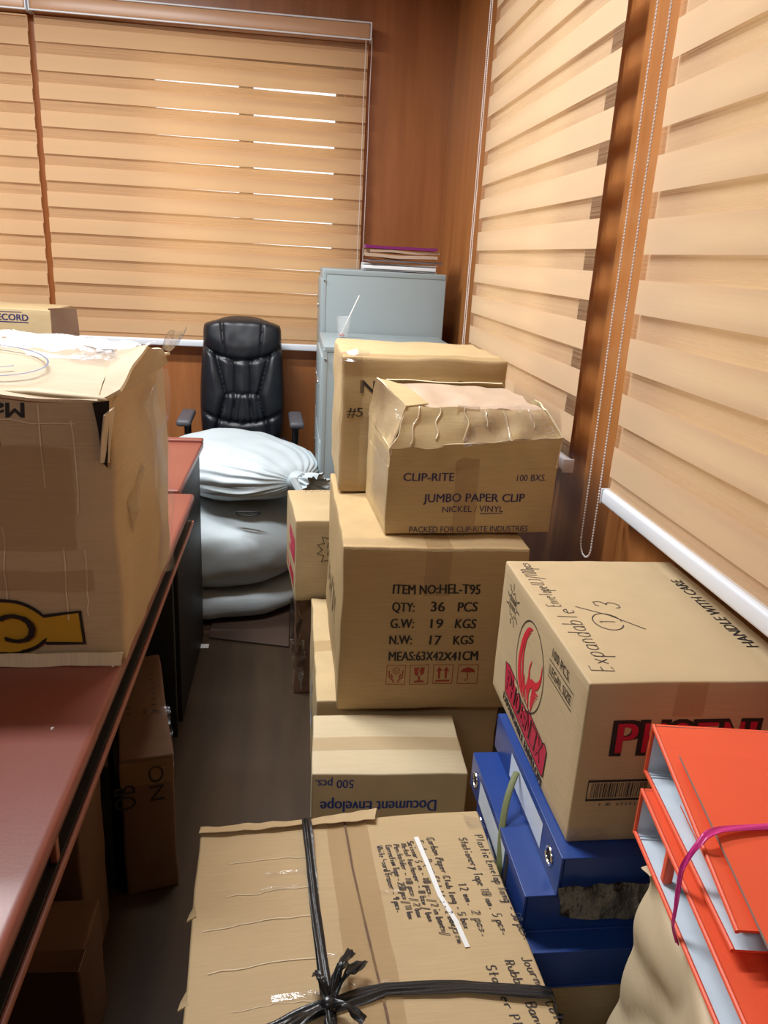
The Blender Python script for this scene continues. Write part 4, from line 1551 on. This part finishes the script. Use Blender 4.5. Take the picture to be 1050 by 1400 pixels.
b2 = ring_binder('orange ring binder on the kraft package, lower one of the tied pair', (0.459, 0.789, 0.697), -7, 0.30, 0.36, 0.068, 0.055, 3.0)
q = MB()
q.rbox((0.004, -0.095, 0.005), (0.016, -0.085, 0.056), 'orange', 0.002)
q.build('inner_post', b2)
q = MB()
q.quad_slab((0.030, -0.16, 0.020), (0.030, -0.345, 0.012), (0.28, -0.345, 0.012), (0.28, -0.16, 0.020), 0.003, 'lining', 8, 6, 0.001, 4, 'orange', 'orange')
q.build('inner_flap', b2)
b1 = ring_binder('orange ring binder lying on the other one, spine away from the camera', (0.477, 0.822, 0.7665), -7.5, 0.30, 0.285, 0.073, 0.030, 7.0)
q = MB()
q.quad_slab((0.012, -0.090, 0.020), (0.012, -0.26, 0.014), (0.24, -0.26, 0.014), (0.24, -0.090, 0.020), 0.003, 'lining', 8, 6, 0.001, 4, 'orange', 'orange')
q.build('inner_flap', b1)
root = thing('cardboard_folder', 'thin orange folder with a grey left edge on top of the orange binders', 'folder', (0.480, 0.757, 0.8345), -6)
q = MB()
q.quad_slab((0, 0, 0.0045), (0, -0.34, -0.046), (0.27, -0.34, -0.046), (0.27, 0, 0.0045), 0.004, 'orange', 10, 12, 0.0008, 2, 'greyboard')
q.build('folder_cover', root)
# pink ribbon round the binders
mb = MB()
path = [(0.700, 0.640, 0.832), (0.56, 0.645, 0.8285), (0.475, 0.642, 0.8280), (0.452, 0.636, 0.826), (0.438, 0.632, 0.812), (0.431, 0.633, 0.785), (0.430, 0.632, 0.75), (0.428, 0.625, 0.715), (0.434, 0.618, 0.694)]
P = []
for i in range(len(path) - 1):
    for k in range(6):
        P.append(V(path[i]).lerp(V(path[i + 1]), k / 6))
P.append(V(path[-1]))
for _ in range(2):
    P = [P[0]] + [(P[i - 1] + P[i] * 2 + P[i + 1]) / 4 for i in range(1, len(P) - 1)] + [P[-1]]
LP = len(P) - 1


def rib(u, v):
    i = min(LP, int(round(v * LP)))
    t = (P[min(i + 1, LP)] - P[max(i - 1, 0)]).normalized()
    side = V((0, 1, 0)) - t * t.y
    side.normalize()
    up = side.cross(t)
    return P[i] + side * (u - 0.5) * (0.010 - 0.003 * v) + up * 0.0012 * math.cos(u * 6 + v * 20)


mb.slab(rib, 6, LP, 0.0008, 'ribbon')
tag(mb.build('ribbon'), 'shiny pink plastic ribbon tied round the orange binders', 'ribbon')

# ------------------------------------------------------------------ desks on the left
root = thing('office_desk', 'long red-brown desk at the left carrying the big taped carton', 'desk', (-0.76, 1.17, 0))
DX = 0.492


def dw(p):
    return p


mb = MB()
mb.rbox((-DX, -0.92, 0.722), (DX, 0.93, 0.75), 'desk', 0.011, (6, 10, 1))
for x, y, k in ((DX - 0.014, -0.02, 0.008), (DX - 0.105, -0.345, 0.010), (DX - 0.06, -0.20, 0.003), (DX - 0.035, -0.52, 0.004)):
    mb.add([(x + k * math.cos(a) * (0.6 + 0.4 * math.sin(3 * a)), y + k * 1.4 * math.sin(a), 0.7506) for a in [2 * math.pi * i / 9 for i in range(9)]], [tuple(range(9))], 'paper')
mb.build('desk_top', root)
mb = MB()
mb.rbox((-DX + 0.04, -0.90, 0.672), (DX - 0.020, 0.91, 0.722), 'desk_black', 0.002)
mb.build('apron', root)
mb = MB()
mb.rbox((-DX + 0.03, -0.91, 0.660), (DX - 0.009, 0.925, 0.672), 'desk_black', 0.002)
ro = mb.build('under_board', root)
mb = MB()
mb.rbox((DX - 0.009, -0.91, 0.660), (DX - 0.003, 0.925, 0.671), 'desk_edge', 0.002)
mb.build('edge_banding', ro)
mb = MB()
mb.rbox((DX - 0.020, -0.372, 0.672), (DX - 0.010, -0.360, 0.722), 'desk_edge', 0.002)
mb.build('rail_post', root)
for y in (-0.88, 0.875):
    mb = MB()
    mb.rbox((-DX + 0.05, y - 0.012, 0), (DX - 0.06, y + 0.012, 0.660), 'desk_black', 0.002)
    mb.build('leg_panel', root)
mb = MB()
mb.rbox((-DX + 0.06, -0.868, 0.25), (-DX + 0.08, 0.863, 0.660), 'desk_black', 0.002)
mb.build('modesty_panel', root)

root = thing('office_desk', 'second red-brown desk with a black side panel, beyond the long desk', 'desk', (-0.80, 2.43, 0))
mb = MB()
mb.rbox((-0.48, -0.305, 0.722), (0.487, 0.305, 0.75), 'desk', 0.008, (4, 4, 1))
mb.rbox((-0.48, 0.270, 0.746), (0.487, 0.307, 0.760), 'desk', 0.005, (4, 1, 1))
mb.build('desk_top', root)
mb = MB()
mb.rbox((0.452, -0.315, 0), (0.476, 0.26, 0.722), 'desk_black', 0.002)
mb.build('side_panel', root)
mb = MB()
mb.rbox((-0.46, -0.315, 0), (0.452, -0.295, 0.722), 'desk_black', 0.002)
mb.build('front_panel', root)

# ------------------------------------------------------------------ the big taped carton on the desk
c = Carton('big battered carton with an upside-down yellow logo, taped shut, on the long desk', (-0.585, 1.395, 0.751), (0.64, 0.48, 0.437), 'carton_big', seed=29, wear=0.007, bulge=0.020, r=0.006, div=12)
F, mb = c.front, c.mb
# yellow panel with a round middle, dark outline; all upside down
out = [(0.578, 0.036), (0.520, 0.036)] + [(0.455 + 0.075 * math.cos(a), 0.066 + 0.048 * math.sin(a)) for a in [-0.45 - (math.pi - 0.9) * k / 16 for k in range(17)]]
out += [(0.330, 0.036), (0.330, 0.096)] + [(0.455 + 0.075 * math.cos(a), 0.066 + 0.048 * math.sin(a)) for a in [math.pi - 0.45 - (math.pi - 0.9) * k / 16 for k in range(17)]] + [(0.578, 0.096)]
F.poly(mb, out, 'logo_yellow', 0.0022)
F.line(mb, out, 0.006, 'ink', 0.0030, True)
F.text(mb, 'CA', 0.508, 0.090, 0.105, 0.050, 'ink', 180, 0.02, 0.0060)
F.text(mb, 'Made in', 0.520, 0.420, 0.130, 0.020, 'ink', 180, 0.03, 0.0012)
F.line(mb, [(0.472 + 0.008 * math.cos(t), 0.362 + 0.009 * math.sin(t)) for t in [2 * math.pi * k / 16 for k in range(16)]], 0.008, 'ink', 0.0012, True)
for u, v0, v1 in ((0.560, 0.08, 0.205), (0.590, 0.085, 0.20), (0.475, 0.10, 0.24), (0.540, 0.30, 0.42), (0.585, 0.26, 0.40)):
    c.front.line(mb, [(u + 0.002 * noise.noise(V((k, u * 50, 0))), v0 + (v1 - v0) * k / 8) for k in range(9)], 0.0022, 'carton_pale_edge', 0.0012)
c.front.line(mb, [(0.35 + k * 0.03, 0.395 + 0.006 * noise.noise(V((k * 0.9, 3, 0)))) for k in range(9)], 0.002, 'carton_pale_edge', 0.0012)
c.done()
w2, d2 = 0.320, 0.240
A, B = (-w2, -d2 - 0.004, 0.452), (0.300, -d2 - 0.006, 0.430)
Cc, D = (0.300, -0.085, 0.487), (-w2, -0.08, 0.512)
mb = MB()
crumple(mb, A, B, Cc, D, 'carton_big', 0.007, 21, 0.005, 26, 10, 10)
fa = mb.build('front_flap', c.root)
mb = MB()
crumple(mb, B, (0.330, -d2 + 0.012, 0.448), (0.345, -0.075, 0.492), Cc, 'carton_big', 0.005, 22, 0.005, 8, 8, 14)
c.part(mb, 'folded_corner')
mb = MB()
crumple(mb, (0.320, -d2 + 0.01, 0.425), (0.330, d2, 0.425), (0.340, d2 - 0.06, 0.452), (0.345, -0.075, 0.490), 'carton_big', 0.007, 23, 0.004, 14, 6, 10)
c.part(mb, 'side_flap')
mb = MB()
crumple(mb, D, Cc, (0.345, d2 - 0.05, 0.452), (-w2, d2 - 0.02, 0.465), 'carton_big', 0.008, 24, 0.004, 20, 10, 10)
crumple(mb, (w2 + 0.01, d2, 0.425), (-w2, d2, 0.43), (-w2, d2 - 0.02, 0.465), (0.345, d2 - 0.05, 0.452), 'carton_big', 0.006, 25, 0.004, 16, 4, 10)
crumple(mb, (-w2, d2, 0.43), A, D, (-w2, d2 - 0.02, 0.465), 'carton_big', 0.006, 26, 0.004, 14, 6, 10)
c.part(mb, 'top_flaps')
mb = MB()
crumple(mb, (-w2, -0.13, 0.496), (0.30, -0.135, 0.474), (0.348, -0.02, 0.490), (-w2, -0.02, 0.518), 'clear', 0.007, 31, 0.001, 50, 8, 26)
c.part(mb, 'clear_tape', 'wrinkled shiny clear tape along the top ridge')
mb = MB()
crumple(mb, (-0.05, -0.115, 0.502), (0.28, -0.125, 0.482), (0.335, -0.07, 0.496), (-0.05, -0.06, 0.517), 'clear', 0.009, 32, 0.001, 40, 6, 40)
c.part(mb, 'clear_tape', 'second strip of wrinkled clear tape near the right end')
mb = MB()
mb.quad_slab((0.352, 0.03, 0.475), (0.372, 0.12, 0.470), (0.380, 0.14, 0.508), (0.362, 0.02, 0.500), 0.001, 'plastic', 10, 8, 0.010, 33, freq=24)
mb.quad_slab((0.346, 0.00, 0.43), (0.350, 0.10, 0.43), (0.352, 0.10, 0.02), (0.340, 0.00, 0.06), 0.001, 'clear', 6, 30, 0.012, 34, freq=14)
mb.quad_slab((0.342, -0.08, 0.40), (0.350, -0.01, 0.42), (0.352, 0.03, 0.20), (0.346, -0.03, 0.18), 0.001, 'clear', 8, 16, 0.010, 35, freq=18)
c.part(mb, 'loose_plastic', 'loose clear plastic on the aisle side')
mb = MB()
c.front.strip(mb, 0.43, 0.20, 0.58, 0.36, 'tape', 8, 8, 0.0016)
c.front.strip(mb, 0.41, 0.13, 0.60, 0.165, 'tape', 8, 3, 0.0016)
mb.quad_slab((0.326, -0.19, 0.26), (0.332, -0.10, 0.30), (0.334, -0.06, 0.26), (0.330, -0.17, 0.20), 0.001, 'tape', 8, 6, 0.003, 36)
c.part(mb, 'packing_tape')
mb = MB()
mb.add([(0.296, -0.247, 0.428), (0.320, -0.246, 0.432), (0.318, -0.247, 0.40), (0.312, -0.248, 0.33), (0.305, -0.248, 0.34), (0.302, -0.248, 0.39)], [(0, 1, 2, 3, 4, 5)], 'dark_gap')
c.part(mb, 'split_corner', 'dark split in the front right corner')
mb = MB()
mb.quad_slab((0.304, -0.250, 0.34), (0.316, -0.246, 0.34), (0.326, -0.238, 0.42), (0.314, -0.256, 0.41), 0.003, 'carton_pale_edge', 4, 8, 0.004, 37)
mb.quad_slab((-w2, -0.249, 0.016), (0.318, -0.247, 0.022), (0.316, -0.250, 0.0), (-w2, -0.252, 0.001), 0.003, 'carton_pale_edge', 40, 3, 0.003, 38, freq=24)
c.part(mb, 'torn_edge', 'pale torn paper along the bottom and the split corner')
# pen ring on the slanted flap
fn = V(B) - V(A)
FF = Face(A, fn, (V(D) - V(A)))
mb = MB()
FF.o = V(A)
cx, cy = 0.435, 0.085
FF.line(mb, [(cx + 0.100 * math.cos(t), cy + 0.050 * math.sin(t)) for t in [2 * math.pi * k / 36 for k in range(36)]], 0.003, 'navy', 0.0085, True)
FF.line(mb, [(cx - 0.05, cy - 0.01), (cx - 0.01, cy + 0.02), (cx + 0.03, cy - 0.022), (cx + 0.055, cy - 0.012)], 0.003, 'navy', 0.0085)
FF.line(mb, [(cx + 0.0, cy + 0.036), (cx + 0.004, cy - 0.03)], 0.003, 'navy', 0.0085)
mb.build('pen_mark', c.root)

# low side table and record box by the far window
root = thing('side_table', 'dark side table behind the big carton, under the far window', 'table', (-1.42, 3.80, 0))
mb = MB()
mb.rbox((-0.62, -0.25, 0.69), (0.62, 0.25, 0.72), 'desk', 0.005)
mb.build('table_top', root)
for x in (-0.58, 0.58):
    for y in (-0.21, 0.21):
        mb = MB()
        mb.rbox((x - 0.02, y - 0.02, 0), (x + 0.02, y + 0.02, 0.69), 'desk_black', 0.002)
        mb.build('leg', root)
c = Carton('tan carton with dark blue lettering below the far window, left of the leather chair', (-1.33, 3.78, 0.721), (0.54, 0.34, 0.388), 'carton_small', seed=41, wear=0.002)
c.front.text(c.mb, 'RECORD', 0.295, 0.338, 0.150, 0.026, 'navy', 0, 0.03)
c.front.line(c.mb, [(0.31, 0.330), (0.445, 0.330)], 0.004, 'navy')
c.front.line(c.mb, [(0.33, 0.373), (0.42, 0.373)], 0.003, 'navy')
c.done()
mb = MB()
mb.quad_slab((0.270, -0.166, 0.22), (0.375, -0.13, 0.22), (0.370, -0.13, 0.398), (0.262, -0.170, 0.392), 0.006, 'carton_dark', 10, 6, 0.006, 3)
c.part(mb, 'open_flap', 'dark brown open flap at its right end')

# ------------------------------------------------------------------ cartons below the desk
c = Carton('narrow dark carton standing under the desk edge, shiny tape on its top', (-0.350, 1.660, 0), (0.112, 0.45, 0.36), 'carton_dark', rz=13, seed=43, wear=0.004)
for k in range(8):
    c.top.line(c.mb, [(0.02, 0.17 + k * 0.025), (0.09, 0.17 + k * 0.025)], 0.004, 'ink')
c.front.text(c.mb, 'OB', 0.030, 0.235, 0.06, 0.045, 'ink', 90, 0.0)
c.front.text(c.mb, 'NO', 0.090, 0.245, 0.09, 0.030, 'ink', 90, 0.0)
c.done()
mb = MB()
crumple(mb, (0.0, -0.226, 0.33), (0.060, -0.228, 0.33), (0.062, -0.05, 0.366), (0.0, -0.05, 0.366), 'clear', 0.006, 3, 0.001, 10, 14, 40)
c.part(mb, 'clear_tape')
mb = MB()
c.front.strip(mb, 0.0, 0.29, 0.112, 0.35, 'tape', 4, 4)
c.part(mb, 'packing_tape')
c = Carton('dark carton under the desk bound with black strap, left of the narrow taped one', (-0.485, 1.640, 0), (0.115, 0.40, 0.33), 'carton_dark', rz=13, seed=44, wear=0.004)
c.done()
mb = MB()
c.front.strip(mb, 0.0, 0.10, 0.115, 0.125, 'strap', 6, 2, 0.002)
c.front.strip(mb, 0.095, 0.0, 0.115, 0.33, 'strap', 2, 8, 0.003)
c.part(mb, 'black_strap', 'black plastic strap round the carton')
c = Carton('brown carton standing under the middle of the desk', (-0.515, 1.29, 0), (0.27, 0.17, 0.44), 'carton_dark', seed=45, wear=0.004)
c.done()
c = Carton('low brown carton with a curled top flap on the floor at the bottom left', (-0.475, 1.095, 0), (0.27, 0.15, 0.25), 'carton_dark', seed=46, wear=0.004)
c.done()
mb = MB()
crumple(mb, (-0.13, -0.076, 0.25), (0.137, -0.078, 0.25), (0.142, -0.05, 0.268), (-0.13, -0.05, 0.262), 'carton_dark', 0.003, 6, 0.003, 10, 4)
c.part(mb, 'top_flap')
